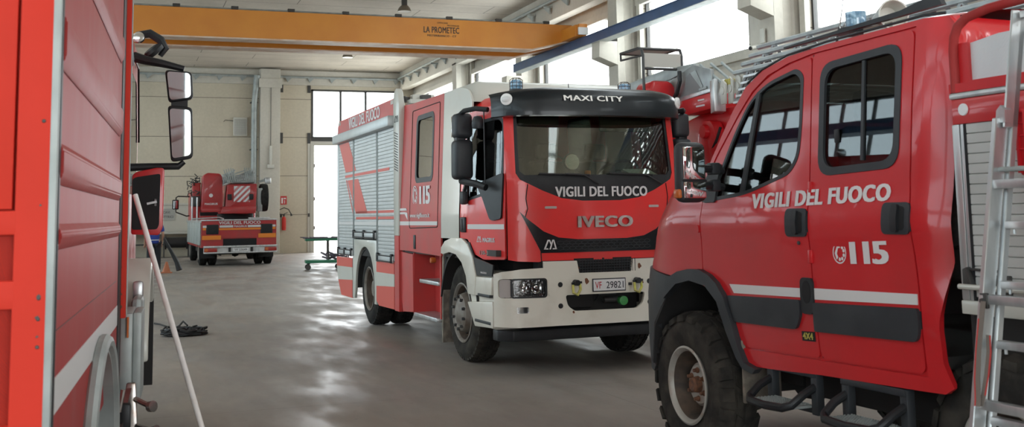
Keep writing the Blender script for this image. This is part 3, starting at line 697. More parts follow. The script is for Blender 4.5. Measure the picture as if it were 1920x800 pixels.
# ------------------------------------------------------------------ middle fire engine (cab towards the camera)
def phone_symbol(parent, f, R, mat='lettering_white'):
    """emergency telephone emblem; f(a,b,h) with a,b measured from its centre"""
    b = B()
    def poly(pts, mi=0):
        v0 = [b.bm.verts.new(f(p[0], p[1], .003)) for p in pts]; b.bm.faces.new(v0)
    n = 32
    for i in range(n):
        a0, a1 = 2*PI*i/n, 2*PI*(i+1)/n
        poly([(R[0]*math.cos(a0), R[1]*math.sin(a0)), (R[0]*math.cos(a1), R[1]*math.sin(a1)), (R[0]*.88*math.cos(a1), R[1]*.88*math.sin(a1)), (R[0]*.88*math.cos(a0), R[1]*.88*math.sin(a0))])
    for a in (-100, -60, -20, 20, 55):
        a = math.radians(a); cx, cy = R[0]*.55*math.cos(a)+R[0]*.1, R[1]*.6*math.sin(a)
        poly([(cx+R[0]*.17*math.cos(2*PI*k/10), cy+R[1]*.17*math.sin(2*PI*k/10)) for k in range(10)])
    poly([(-.25*R[0], .78*R[1]), (.12*R[0], .72*R[1]), (.1*R[0], .45*R[1]), (-.2*R[0], .42*R[1])])
    poly([(-.25*R[0], .78*R[1]), (-.2*R[0], .42*R[1]), (-.38*R[0], -.1*R[1]), (-.72*R[0], -.05*R[1])])
    poly([(-.72*R[0], -.05*R[1]), (-.38*R[0], -.1*R[1]), (-.2*R[0], -.4*R[1]), (-.45*R[0], -.66*R[1])])
    o = b.build('telephone_emblem', mat, parent); o['label'] = 'white telephone emblem'; return o
def m_logo(parent, f, mat):
    """two interlocked pointed strokes"""
    b = B()
    for q in ([(0,0),(.13,0),(.38,.86),(.30,1)], [(.30,1),(.38,.86),(.42,.86),(.48,1)], [(.48,1),(.42,.86),(.52,.48),(.60,.60)], [(.0,0),(.36,0),(.33,.12),(.04,.12)],
              [(.42,.0),(.54,.0),(.72,.86),(.66,1)], [(.66,1),(.72,.86),(.74,.86),(.80,1)], [(.80,1),(.73,.86),(.88,0),(1,0)], [(.66,0),(1,0),(.97,.12),(.68,.12)]):
        v = [b.bm.verts.new(f(p[0], p[1], .004)) for p in q]; b.bm.faces.new(v)
    return b.build('emblem', mat, parent)
def mirror_head(b, x0, x1, y0, y1, z0, z1, bev=.05): b.box(x0, x1, y0, y1, z0, z1, 0, bev, 3)

TM = thing('fire_engine', 'red and white fire engine in the middle, facing the camera under a black sun visor', 'fire engine', (3.43743, 11.19662, 0), .0093)
W = 2.13; CX = 1.065
def yf(x, z):
    t = min(1., abs(x-CX)/CX); return -1.40+.10*t*t+.30*(1-math.sqrt(max(0, 1-t**7)))+max(0, z-1.86)*.15
def yb(x, z=0):
    t = min(1., abs(x-CX)/(CX+.03)); return -1.45+.07*t*t+.24*(1-math.sqrt(max(0, 1-t**9)))
def xs(z, y=0): return max(0, z-1.5)*.04+(.12*(max(0, -.35-y)/.82)**1.6)
def FF(x, z): return (x, yf(x, z), z)
def FB(x, z): return (x, yb(x, z), z)
OUTF = (0, -1, 0)
def sym(pts): return pts+[(W-x, z) for x, z in reversed(pts)]
# front shell with windscreen opening
hole = sym([(.215, 2.56), (.205, 2.2), (.20, 1.95), (.235, 1.885), (.30, 1.85), (.45, 1.775), (.64, 1.70), (.86, 1.672)])
outer = sym([(.13, 2.66), (.12, 2.2), (.12, 1.8), (.12, 1.4), (.12, 1.11), (.2, 1.095), (.40, 1.085), (.43, 1.095)])
b = B(); b.sheet(outer, [hole], FF, OUTF, .07, .02); front = b.build('cab_front', 'red_paint', TM)
b = B(); hc = sym([(.24, 1.855), (.30, 1.85), (.45, 1.775), (.64, 1.70), (.86, 1.672)]); hc = [(.215, 1.90)]+hc+[(W-.215, 1.90)]
hc = [(.21, 1.94)]+sym([(.235, 1.885), (.30, 1.85), (.45, 1.775), (.64, 1.70), (.86, 1.672)])+[(W-.21, 1.94), (W-.26, 1.905), (.26, 1.905)]
b.sheet(hc, [], FF, OUTF, .07, .03, off=-.004); b.build('windscreen_cowl', 'black_plastic', TM)
b = B(); b.sheet(sym([(.20, 2.58), (.19, 2.2), (.195, 1.93), (.26, 1.895)]), [], FF, OUTF, .1, .004, off=-.018); ws = b.build('windscreen', 'windscreen_glass', TM)
b = B(); b.sheet(sym([(.215, 2.56), (.205, 2.2), (.20, 1.95), (.26, 1.90)]), [sym([(.245, 2.53), (.235, 2.2), (.235, 1.97), (.28, 1.93)])], FF, OUTF, .1, .01, off=-.006); b.build('windscreen_seal', 'black_plastic', ws)
text('VIGILI DEL FUOCO', lambda u, v, h: (.575+u*1.01, yf(.575+u*1.01, 1.75)-.004-h, 1.712+v*.10), 'lettering_white', TM, bold=.045)
# black lower grille with honeycomb
vb = sym([(.225, 1.575), (.30, 1.50), (.45, 1.38), (.60, 1.318), (.75, 1.30)]); vb = sym([(.425, 1.172), (.225, 1.575), (.30, 1.50), (.45, 1.38), (.60, 1.318), (.80, 1.297)])
gh = [(.62, 1.20), (1.56, 1.20), (1.60, 1.278), (.58, 1.278)]
b = B(); b.sheet(vb, [gh], FF, OUTF, .07, .02, off=.007); gr = b.build('grille', 'gloss_black', TM)
b = B(); b.sheet(gh, [], FF, OUTF, .1, .003, off=.005); b.build('grille_backing', 'dark_void', gr)
b = B()
for r in range(3):
    for c in range(16):
        cx = .615+c*.0635+(r % 2)*.032; cz = 1.212+r*.027
        if cx > 1.59: continue
        for k in range(6):
            a0, a1 = PI/3*k+PI/6, PI/3*(k+1)+PI/6
            p = lambda a: FF(cx+.035*math.cos(a), cz+.017*math.sin(a)); q0, q1 = p(a0), p(a1)
            b.bar((q0[0], q0[1]-.008, q0[2]), (q1[0], q1[1]-.008, q1[2]), .006, .005)
b.build('honeycomb_mesh', 'grey_plastic', gr)
m_logo(TM, lambda u, v, h: (.44+u*.14, yf(.50, 1.2)-.012-h, 1.205+v*.093), 'lettering_white')
text('IVECO', lambda u, v, h: (.795+u*.60, yf(CX, 1.45)-.004-h*6, 1.41+v*.112), 'worn_chrome', TM, bold=.05, label='dark chrome raised maker lettering')
for x in (.468, 1.60):
    b = B(); b.sheet(rr(x, x+.12, 1.598, 1.622, .008), [], FF, OUTF, .1, .006, off=.005); b.build('marker_lens', 'indicator_lens', TM)
b = B()
for s in (0, 1):
    f = (lambda x: x) if s == 0 else (lambda x: W-x)
    b.tube([(f(x), yf(x, z)-.002, z) for x, z in ((.305, 1.84), (.285, 1.7), (.30, 1.6), (.27, 1.5), (.34, 1.42), (.42, 1.19), (.425, 1.09))], .005, 6)
b.build('panel_gap', 'dark_void', front)
# lower radiator intake and bumper
b = B(); b.box(.40, W-.40, -1.33, -1.20, 1.0, 1.10); b.build('lower_cross_panel', 'black_plastic', TM)
hb = sym([(-.02, .99), (-.02, .74), (-.02, .475), (.3, .472), (.75, .478)])
hb = sym([(.72, 1.085), (.42, 1.088), (.40, 1.035), (.2, 1.03), (.03, 1.0), (-.02, .975), (-.02, .7), (-.02, .478), (.2, .472), (.6, .478)])
hb2 = [(.42, 1.03), (.2, 1.022), (.03, 1.0), (-.02, .975), (-.02, .7), (-.02, .478), (.2, .472), (.6, .478)]
outer = [(.70, 1.09), (.42, 1.092)]+hb2+[(W-x, z) for x, z in reversed(hb2)]+[(W-.42, 1.092), (W-.70, 1.09)]
hl = rr(.005, .45, .752, .932, .03)
hr = rr(W-.45, W-.005, .752, .932, .03)
op = rp([(.635, .765), (.66, .66), (.73, .61), (W-.73, .61), (W-.66, .66), (W-.635, .765)], .03)
ig = [(.765, 1.12), (.785, .975), (W-.785, .975), (W-.765, 1.12)]
outer = [(.762, 1.09), (.42, 1.092)]+hb2+[(W-x, z) for x, z in reversed(hb2)]+[(W-.42, 1.092), (W-.762, 1.09), (W-.785, .972), (.785, .972)]
b = B(); b.sheet(outer, [hl, hr, op, rr(.155, .27, .605, .665, .012), rr(W-.27, W-.155, .605, .665, .012)], FB, OUTF, .06, .03)
bu = b.build('bumper', 'white_bumper_paint', TM)
b = B(); b.sheet([(.75, 1.11), (.77, .96), (W-.77, .96), (W-.75, 1.11)], [], FB, OUTF, .2, .01, off=-.05); b.build('intake_backing', 'dark_void', bu)
b = B()
for i in range(5): b.box(.78, W-.78, -1.45, -1.435, .985+i*.026, .990+i*.026)
for i in range(22): x = .79+i*.0285; b.box(x, x+.004, -1.448, -1.438, .975, 1.1)
b.build('intake_mesh', 'grey_plastic', bu)
b = B(); b.box(.60, W-.60, -1.18, -1.14, .58, .80); b.box(.62, 1.0, -1.30, -1.15, .62, .78, bev=.03); b.build('winch_recess', 'undercoat', bu)
b = B(); b.lathe([(0, 0), (.045, 0), (.045, .06), (0, .07)], (1.30, -1.30, .68), (0, -1, 0), 18, 1); b.lathe([(.032, 0), (.032, .16)], (1.12, -1.27, .69), 'x', 14, 0); b.bar((1.06, -1.3, .75), (1.24, -1.3, .75), .014, .014, 0); b.bar((1.06, -1.3, .75), (1.06, -1.2, .68), .014, .014, 0)
b.build('hydrant_coupling', ['steel_dark', 'green_cap'], bu)
b = B()
for x in (.585, W-.585):
    for z in (.867, .664): b = B(); b.lathe([(0, -.01), (.02, -.008), (.025, .0), (.025, .01)], (x, yb(x)-.001, z), 'y', 16); b.build('blanking_plug', 'black_plastic', bu)
b = B(); b.prism([(.02, -1.19), (.14, -1.32), (W-.14, -1.32), (W-.02, -1.19), (W-.02, -1.05), (.02, -1.05)], 'z', .335, .44, bev=.012); b.build('underrun_bar', 'black_plastic', TM)
for s in (0, 1):
    f = (lambda x: x) if s == 0 else (lambda x: W-x)
    fm = lambda x, z: FB(f(x), z)
    b = B(); b.sheet(rr(.005, .45, .752, .932, .03), [], fm, OUTF, .05, .01, off=-.07); h = b.build('headlamp', 'headlamp_inner', TM)
    b = B()
    for x, r in ((.225, .048), (.345, .060)): b.lathe([(r, 0), (r*.9, .012), (r*.6, .04), (.012, .05)], (f(x), yb(x)+.012, .85), 'y', 24); b.lathe([(0, -.02), (r*.35, -.01), (r*.4, .02)], (f(x), yb(x)+.02, .85), 'y', 16)
    for k in range(9): x = .14+k*.028; b.box(f(x)-.007, f(x)+.007, yb(x)+.01, yb(x)+.02, .772, .784)
    b.build('reflector', 'chrome', h)
    b = B(); b.sheet(rr(.012, .105, .757, .927, .02), [], fm, OUTF, .05, .012, off=-.006); b.build('indicator', 'indicator_lens', h)
    b = B(); b.sheet(rr(.105, .445, .757, .927, .025), [], fm, OUTF, .05, .004, off=-.004); b.build('lamp_cover', 'lamp_glass', h)
    b = B(); b.sheet(rr(.10, .452, .749, .935, .03), [rr(.116, .436, .764, .92, .02)], fm, OUTF, .05, .01, off=.002); b.build('bezel', 'black_plastic', h)
    b = B(); b.sheet(rr(.463, .535, .765, .925, .02), [], fm, OUTF, .05, .012, off=.006); b.build('trim_blank', 'white_bumper_paint', h)
    b = B(); b.sheet(rr(.155, .27, .605, .665, .012), [], fm, OUTF, .05, .01, off=-.03); g = b.build('fog_lamp', 'chrome', TM)
    b = B(); b.sheet(rr(.157, .268, .607, .663, .012), [], fm, OUTF, .05, .004, off=-.004); b.build('lens', 'lamp_glass', g)
    # shackle
    x = .735; sx = f(x); b = B()
    b.tube([(sx+.035, -1.48, .88), (sx+.03, -1.51, .82), (sx-.01, -1.53, .77), (sx-.05, -1.52, .79), (sx-.04, -1.49, .86)], .014, 8)
    h = b.build('tow_shackle', 'shackle_yellow', TM); q = B(); q.lathe([(0, -.07), (.028, -.07), (.03, -.02), (.03, .0)], (sx, -1.45, .882), 'y', 14); q.bar((sx-.05, -1.485, .875), (sx+.055, -1.485, .885), .02, .02); q.build('shackle_pin', 'black_plastic', h)
b = B()
for x, z, r in ((.86, .89, .030), (1.44, 1.02, .028), (1.47, .86, .016), (.715, .60, .014), (.78, 1.02, .01)):
    b.sheet([(x+r*random.uniform(.6, 1.1)*math.cos(2*PI*k/11), z+r*random.uniform(.6, 1.1)*math.sin(2*PI*k/11)) for k in range(11)], [], FB, OUTF, .2, .001, off=.0015)
b.build('rust_patch', 'rust', bu)
# number plate
b = B(); b.box(.915, 1.275, -1.462, -1.454, .785, .912, 0, .003); b.box(.925, 1.265, -1.465, -1.460, .795, .902, 1); p = b.build('number_plate', ['plate_black', 'plate_white'], TM)
text('VF', lambda u, v, h: (.942+u*.068, -1.466-h, .815+v*.066), 'plate_red', p, bold=.0, th=.002)
text('29821', lambda u, v, h: (1.062+u*.185, -1.466-h, .815+v*.066), 'plate_black', p, bold=.0, th=.002)
b = B(); b.box(1.31, 1.345, -1.457, -1.448, .835, .862); b.build('socket', 'black_plastic', bu)
# wipers
for (bx, tx) in ((1.00, .42), (1.72, 1.16)):
    b = B(); b.tube([(bx+.03, yf(bx, 1.83)-.02, 1.835), (bx-.05, yf(bx, 1.87)-.035, 1.875), (bx-.13, yf(bx, 1.92)-.03, 1.925), (bx-.33, yf(bx, 1.93)-.03, 1.935)], .010, 6); wpo = b.build('wiper', 'cable_black', TM)
    q = B(); q.tube([(tx, yf(tx, 1.93)-.014, 1.94), ((tx+bx)/2, yf((tx+bx)/2, 1.93)-.018, 1.93), (bx-.06, yf(bx, 1.93)-.014, 1.925)], .009, 6); q.build('wiper_blade', 'cable_black', wpo)
# sun visor
pl = []
for i in range(33):
    x = .0+2.07*i/32; t = abs(x-1.035)/1.04; pl.append((x, -1.56+.10*t*t+.36*(1-math.sqrt(max(0, 1-t**6)))))
b = B()
def vis(u, v):
    i = u*32; k = min(31, int(i)); fr = i-k; x = pl[k][0]*(1-fr)+pl[k+1][0]*fr; y = pl[k][1]*(1-fr)+pl[k+1][1]*fr
    pr = [(0.10, 2.50), (0.0, 2.505), (.0, 2.55), (.012, 2.70), (.05, 2.755), (.12, 2.785), (.34, 2.80)]
    j = v*6; k = min(5, int(j)); fr = j-k; dy = pr[k][0]*(1-fr)+pr[k+1][0]*fr; z = pr[k][1]*(1-fr)+pr[k+1][1]*fr
    sd_ = abs(x-1.035)/1.04; z -= .05*max(0, sd_-.55)**1.5*(z > 2.6)*3
    return (x+(1.035-x)*dy*.12, y+dy, z)
b.grid(vis, 64, 18); vz = b.build('sun_visor', 'gloss_black', TM, 50)
text('MAXI CITY', lambda u, v, h: (.615+u*.64, -1.566+.02*(v)-h+.04*(u-.7)**2*.3, 2.643+v*.056), 'silver_lettering', vz, bold=.03, label='silver model lettering')
for s in (0, 1):
    xl = .085 if s == 0 else 2.07-.085
    b = B(); b.lathe([(0, -.022), (.03, -.018), (.042, -.006), (.048, .01)], (xl, -1.36 if 0 else -1.372, 2.665), (.8 if s == 0 else -.8, 1, 0), 20); q = b.build('marker_lamp', 'lamp_glass', vz)
    
    for v in q.data.vertices: v.co.z = 2.665+(v.co.z-2.665)*.7; v.co.x = xl+(v.co.x-xl)*1.25
    b = B(); b.lathe([(0, -.010), (.04, -.008), (.058, 0), (.06, .02)], (xl, -1.365, 2.665), (.8 if s == 0 else -.8, 1, 0), 20); b.build('lamp_base', 'lens_white', vz)
# roof of the front cab and rotating beacons
def roof(u, v):
    tp = .10*max(0, .75-v)/.75; x = .045+tp+(W-.09-2*tp)*u; y = -1.32+1.30*v; e = min(u, 1-u)*2
    return (x, y, 2.60+.17*min(1, (1-(1-min(1, e*5))**2.2))+.04*(1-(2*u-1)**2)-.10*max(0, .12-v)/.12)
b = B(); b.grid(roof, 40, 12); b.build('cab_roof', 'red_paint', TM, 60)
def beacon(x, y, z):
    b = B(); b.lathe([(0, 0), (.07, 0), (.07, .03), (.05, .03)], (x, y, z), 'z', 24); g = b.build('beacon', 'black_plastic', TM)
    q = B(); q.lathe([(.055, .03), (.06, .04), (.058, .11), (.04, .125), (0, .13)], (x, y, z), 'z', 24); q.build('blue_dome', 'blue_lens', g)
    q = B()
    for k in range(10): a = 2*PI*k/10; q.tube([(x+.066*math.cos(a), y+.066*math.sin(a), z+.03), (x+.068*math.cos(a), y+.068*math.sin(a), z+.12), (x+.04*math.cos(a), y+.04*math.sin(a), z+.142)], .0028, 5)
    for zz, r in ((.06, .068), (.095, .068), (.142, .04)): q.tube([(x+r*math.cos(2*PI*k/20), y+r*math.sin(2*PI*k/20), z+zz) for k in range(20)], .0028, 5, closed=True)
    q.build('wire_guard', 'dark_metal', g)
beacon(.30, -1.08, 2.77); beacon(1.55, -1.0, 2.77)
b = B(); b.tube([(.98, -.85, 2.80), (.965, -.86, 2.98)], [.006, .003], 6); b.build('aerial', 'cable_black', TM)

# doors, pillars and crew cabin sides (both flanks)
def flank(s):
    fx = (lambda x: x) if s == 0 else (lambda x: W-x); out = (-1 if s == 0 else 1, 0, 0)
    SD = lambda y, z: (fx(xs(z, y)), y, z)
    def sheet(name, mat, outer, holes=(), par=TM, off=0, th=.02, step=.1):
        b = B(); b.sheet(outer, holes, SD, out, step, th, off=off); return b.build(name, mat, par)
    win = rp([(-1.13, 1.80), (-.32, 1.70), (-.28, 2.50), (-1.05, 2.52), (-1.12, 2.47)], .05)
    dr = sheet('cab_door', 'red_paint', rp([(-1.17, 2.64), (-1.17, 1.11), (-.76, 1.10), (-.56, 1.15), (-.37, 1.30), (-.10, 1.31), (-.10, 2.66)], .03), [win])
    sheet('door_window', 'side_glass', win, par=dr, off=-.012, th=.005)
    sheet('window_seal', 'black_plastic', [(y+(y+.71)*.02, z+(z-2.1)*.03) for y, z in win], [[(y-(y+.71)*.05, z-(z-2.1)*.05) for y, z in win]], par=dr, off=.003, th=.01)
    sheet('reflective_stripe', 'reflective_white', [(-1.16, 1.405), (-.37, 1.405), (-.37, 1.455), (-1.16, 1.455)], par=dr, off=.003, th=.003)
    b = B(); b.box(fx(-.025), fx(.01), -.33, -.17, 1.37, 1.53, 0, .015); b.box(fx(-.035), fx(-.01), -.275, -.235, 1.39, 1.51, 1, .008); b.build('door_handle', ['black_plastic', 'grey_plastic'], dr)
    sheet('air_deflector', 'black_plastic', rp([(-1.15, 1.96), (-.62, 1.86), (-.76, 1.72), (-.92, 1.50), (-.98, 1.49), (-1.13, 1.51)], .03), par=dr, off=.02, th=.03)
    b = B(); b.tube([(fx(-.004), -.10, 1.31), (fx(.0), -.10, 1.6), (fx(.045), -.10, 2.62)], .006, 6);  b.build('panel_gap', 'dark_void', dr)
    if s == 0:
        m_logo(TM, lambda u, v, h: (xs(0, -.62-u*.11)-.004-h, -.62-u*.11, 1.275+v*.06), 'lettering_white')
        text('MAGIRUS', lambda u, v, h: (xs(0, -.75-u*.24)-.003-h, -.75-u*.24, 1.275+v*.045), 'lettering_white', TM, bold=.03)
        text('150-320', lambda u, v, h: (xs(0, -.68-u*.27)-.003-h, -.68-u*.27, 1.15+v*.04), 'worn_chrome', TM, bold=.03)
    # white pillar between cab and crew cabin, with its raised front cap
    sheet('white_pillar', 'white_paint', rp([(-.08, 1.30), (.59, 1.30), (.59, 2.94), (.0, 2.94), (-.30, 2.88), (-.42, 2.76), (-.42, 2.62), (-.08, 2.62)], [.01, .01, .01, .1, .1, .05, .01, .01]))
    cw = rr(.98, 1.72, 1.97, 2.76, .09, 6)
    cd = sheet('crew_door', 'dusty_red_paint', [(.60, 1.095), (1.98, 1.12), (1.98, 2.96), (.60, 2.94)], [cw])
    sheet('crew_window', 'side_glass', cw, par=cd, off=-.01, th=.005)
    sheet('window_seal', 'black_plastic', rr(.96, 1.74, 1.95, 2.78, .10, 6), [rr(1.02, 1.68, 2.01, 2.72, .07, 6)], par=cd, off=.004, th=.012)
    b = B()
    gp = rp([(.72, 1.42), (1.94, 1.40), (1.94, 2.86), (.74, 2.86)], .04)
    b.tube([(fx(xs(z)-.001), y, z) for y, z in gp], .006, 5, closed=True); b.build('panel_gap', 'dark_void', cd)
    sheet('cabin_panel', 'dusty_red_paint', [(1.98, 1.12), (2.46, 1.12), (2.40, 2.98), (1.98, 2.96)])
    sheet('reflective_stripe', 'reflective_white', [(.72, 1.44), (2.44, 1.435), (2.44, 1.485), (.72, 1.485)], par=cd, off=.003, th=.003)
    b = B(); b.box(fx(-.012), fx(.01), 1.66, 1.74, 1.15, 1.32, 0, .008); b.build('door_latch', 'black_plastic', cd)
    if s == 0:
        text('115', lambda u, v, h: (xs(1.8)-.004-h, 1.50-u*.46, 1.69+v*.215), 'lettering_white', cd, bold=.06)
        phone_symbol(cd, lambda a, bb, h: (xs(1.8)-.004, 1.72-a, 1.80+bb), (.11, .12))
        text('www.vigilfuoco.it', lambda u, v, h: (-.003-h, 1.90-u*.86, 1.515+v*.07), 'lettering_white', cd, bold=.02)
    else:
        text('115', lambda u, v, h: (W-xs(1.8)+.004+h, 1.05+u*.46, 1.69+v*.215), 'lettering_white', cd, bold=.06)
    b = B(); e = -.004
    for q in ([(2.41, 1.65), (2.10, 1.65), (2.06, 1.62), (2.41, 1.62)], [(2.41, 1.575), (2.16, 1.575), (2.02, 1.50), (2.04, 1.59), (2.14, 1.60), (2.41, 1.60)]):
        b.prism(q, 'x', fx(-.004), fx(.0))
    b.build('stripe_decal', 'lettering_white', cd)
    # step well under the crew door
    b = B(); b.box(fx(.30), fx(.33), .80, 2.4, .35, 1.1); b.prism([(2.42, 1.1), (1.88, 1.08), (1.86, .38), (2.36, .35), (2.42, .5)], 'x', fx(.02), fx(.06)); b.box(fx(.03), fx(.32), 1.86, 1.89, .36, 1.1); b.box(fx(.05), fx(.32), .78, .82, .38, 1.1)
    sw = b.build('step_well', 'dusty_red_paint', TM)
    for z, y1 in ((.335, 1.88), (.75, 1.62)):
        q = B(); q.box(fx(.03), fx(.30), .84 if z > .5 else .9, y1, z, z+.045, 0, .006); q.build('step', 'aluminium', sw)
    # front wheel arch, mudguard, flap and corner steps
    b = B(); arch = []
    for k in range(13): a = math.radians(35+115*k/12); arch.append((-.0-.76*math.cos(a)*1.0, .53+.77*math.sin(a)))
    arch = [(-.62, .74), (-.66, .93), (-.55, 1.13), (-.40, 1.25), (-.20, 1.31), (.15, 1.31), (.40, 1.27), (.54, 1.20), (.55, 1.13)]
    inn = [(.47, 1.12), (.25, 1.15), (.0, 1.13), (-.20, 1.05), (-.34, .92), (-.38, .80), (-.40, .74)]
    b.prism(arch+inn, 'x', fx(-.02), fx(.02), 0, .01); b.prism([(-.66, .93), (-.62, .74), (-1.12, .77), (-1.14, .94)], 'x', fx(-.015), fx(.03), 0, .01)
    b.prism([(-.38, .74), (-.42, .66), (-1.12, .69), (-1.12, .78)], 'x', fx(.02), fx(.06), 0, 0)
    b.prism([(-.37, .66), (-.60, .43), (-1.15, .455), (-1.15, .71)], 'x', fx(-.015), fx(.03), 0, .01)
    mg = b.build('mudguard', 'white_bumper_paint', TM)
    q = B(); q.prism([(-.02+.66*math.cos(math.radians(a)), .53+.66*math.sin(math.radians(a))) for a in range(10, 175, 11)]+[(-.02+.63*math.cos(math.radians(a)), .53+.63*math.sin(math.radians(a))) for a in range(174, 9, -11)], 'x', fx(.0), fx(.42)); q.build('arch_liner', 'undercoat', mg)
    q = B(); q.prism([(-.28, 1.27), (-.44, 1.27), (-.60, 1.12), (-1.16, 1.06), (-1.12, .95), (-.66, .94), (-.52, 1.12)], 'x', fx(-.005), fx(.01)); q.build('infill', 'black_plastic', mg)
    if s == 0: text('MAGIRUS', lambda u, v, h: (-.009-h, -.80-u*.18, .968+v*.018), 'lettering_white', mg, bold=.02)
    for z, y0, y1 in ((.79, -1.08, -.72), (.53, -1.10, -.62)):
        q = B(); q.box(fx(-.02), fx(.25), y0, y1, z-.05, z-.02, 0, .006); q.build('corner_step', 'grey_plastic', mg)
    q = B(); q.box(fx(.03), fx(.30), -1.12, -.45, .44, .98); q.build('step_backing', 'white_bumper_paint', mg)
    q = B(); q.prism([(.56, 1.15), (.62, 1.15), (.66, .14), (.62, .14)], 'x', fx(.02), fx(.40)); q.build('mud_flap', 'mud_rubber', TM)
    q = B(); q.tube([(fx(.05), .78, 1.24), (fx(.05), .70, 1.26), (fx(.05), .58, 1.16), (fx(.05), .56, .9)], .02, 8); q.build('breather_hose', 'cable_black', TM)
    q = B(); q.lathe([(0, -.03), (.03, -.028), (.035, 0), (.03, .03)], (fx(.0), .93, 1.04), 'x', 14); q.build('side_marker', 'amber', TM)
    # mirrors
    my = 0 if s == 0 else -.42
    b = B(); mirror_head(b, *sorted((fx(-.19), fx(.0))), -.60+my, -.42+my, 2.34, 2.60, .045); m1 = b.build('wide_angle_mirror', 'grey_plastic', TM)
    b = B(); b.box(*sorted((fx(-.175), fx(-.015))), -.425+my, -.392+my, 2.36, 2.58, 0, .004); b.build('mirror_glass', 'mirror', m1)
    b = B(); mirror_head(b, *sorted((fx(-.20), fx(.0))), -.62+my, -.42+my, 1.915, 2.325, .05); m1 = b.build('main_mirror', 'grey_plastic', TM)
    b = B(); b.box(*sorted((fx(-.18), fx(-.02))), -.425+my, -.412+my, 1.94, 2.30, 0, .004); b.build('mirror_glass', 'mirror', m1)
    b = B(); b.tube([(fx(.03), -.98, 2.60), (fx(-.06), -.86+my*.6, 2.62), (fx(-.10), -.62+my, 2.62), (fx(-.12), -.5+my, 2.58)], .026, 8); b.tube([(fx(.0), -.97, 1.82), (fx(-.06), -.85+my*.6, 1.86), (fx(-.12), -.55+my, 1.90)], .035, 8); b.tube([(fx(-.0), -.94, 2.6), (fx(-.0), -.95, 1.86)], .007, 8)
    b.box(*sorted((fx(-.17), fx(-.07))), -.56+my, -.46+my, 2.28, 2.38, 0, .01)
    b.build('mirror_arm', 'black_plastic', TM)
    b = B(); b.lathe([(.0, .09), (.04, .08), (.06, .04), (.065, 0), (.055, -.04), (0, -.04)], (fx(-.03), -.84, 2.46), 'z', 18); b.build('kerb_mirror', 'grey_plastic', TM)
flank(0); flank(1)
b = B(); b.box(-.07, .0, -.42, -.30, 1.66, 1.80, bev=.025); b.bar((-.03, -.36, 1.80), (-.03, -.45, 1.9), .03, .03); b.build('side_camera', 'grey_plastic', TM)
# crew cabin roof and end walls, floor, interior
def croof(u, v):
    x = .055+(W-.11)*u; y = -.42+2.82*v; e = min(u, 1-u)*2; r = 1-(1-min(1, e*6))**2.2; q = min(1, v/.10)
    return (x, y, 2.86+(.13*r+.02*v)*(1-(1-q)**2)-(1-q)**2*.12)
b = B(); b.grid(croof, 40, 30); b.build('crew_roof', 'white_paint', TM, 60)
b = B(); b.box(.04, W-.04, 2.38, 2.44, 1.1, 2.98); b.box(.05, W-.05, -.02, 2.4, 1.09, 1.13); b.box(.05, W-.05, -1.1, 0, 1.14, 1.2); b.box(.06, W-.06, -.04, .0, 1.15, 1.9); b.build('cabin_floor', 'cabin_trim', TM)
b = B(); b.box(.10, W-.10, -1.14, -.82, 1.65, 1.90, 0, .05); b.box(.1, W-.1, -1.0, -.86, 1.2, 1.7); b.box(1.35, 1.85, -.98, -.78, 1.86, 1.97, 0, .04); b.build('dashboard', 'cabin_trim', TM)
b = B(); c = (1.58, -.72, 1.98); ax = Vector((0, .5, .86)).normalized(); u = Vector((1,0,0)); w = ax.cross(u)
b.tube([Vector(c)+(u*math.cos(2*PI*k/28)+w*math.sin(2*PI*k/28))*.22 for k in range(28)], .016, 8, closed=True); b.bar(Vector(c)-u*.21, Vector(c)+u*.21, .04, .02); b.bar(Vector(c), Vector(c)+w*.21, .04, .02); b.bar(c, (1.58, -.95, 1.75), .06, .06); b.build('steering_wheel', 'cable_black', TM)
for x in (.42, 1.0, 1.58):
    b = B(); b.box(x-.24, x+.24, -.62, -.16, 1.35, 1.55, 0, .05); b.box(x-.24, x+.24, -.22, -.08, 1.5, 2.12, 0, .05); b.box(x-.13, x+.13, -.2, -.1, 2.14, 2.32, 0, .04); b.build('seat', 'seat_cloth', TM)
b = B(); b.box(.1, W-.1, 1.9, 2.36, 1.45, 1.62, 0, .04); b.box(.1, W-.1, 2.22, 2.36, 1.6, 2.3, 0, .04); b.build('rear_bench', 'seat_cloth', TM)
b = B(); b.lathe([(0, .0), (.085, .0), (.09, .02), (.07, .09), (.03, .12), (0, .12)], (.88, -1.12, 2.07), (-.1, 1, -.05), 26); q = b.build('search_light', 'black_plastic', TM)
b = B(); b.lathe([(0, -.006), (.078, -.006), (.082, .002)], (.88, -1.122, 2.07), (-.1, 1, -.05), 26); b.build('search_light_lens', 'lamp_reflector', q)
b = B(); b.tube([(.60, -1.04, 2.0), (.62, -1.05, 2.10), (.70, -1.06, 2.15), (.80, -1.07, 2.10), (.93, -1.1, 1.98), (1.02, -1.1, 1.94)], .008, 6); b.build('search_light_cord', 'cable_black', q)
b = B(); b.box(1.02, 1.07, -1.16, -1.10, 1.93, 1.98, 0, .01); b.build('switch', 'hazard_orange', q)
b = B(); pv = [b.bm.verts.new((x, y, z+e)) for e in (0, .002) for x, y, z in ((1.56, -1.20, 1.912), (1.88, -1.17, 1.908), (1.78, -1.02, 2.0), (1.48, -1.05, 1.995))]
for q in ((3,2,1,0), (4,5,6,7), (0,1,5,4), (1,2,6,5), (2,3,7,6), (3,0,4,7)): b.bm.faces.new([pv[i] for i in q])
tag(b.build('paper_sheet', 'paper', None), 'white sheet of paper lying on the dashboard behind the windscreen', 'paper').location = (3.43743, 11.19662, 0)
b = B(); b.box(1.05, 1.40, .02, .03, 1.92, 2.12); b.build('notice_board', 'grey_plastic', TM)
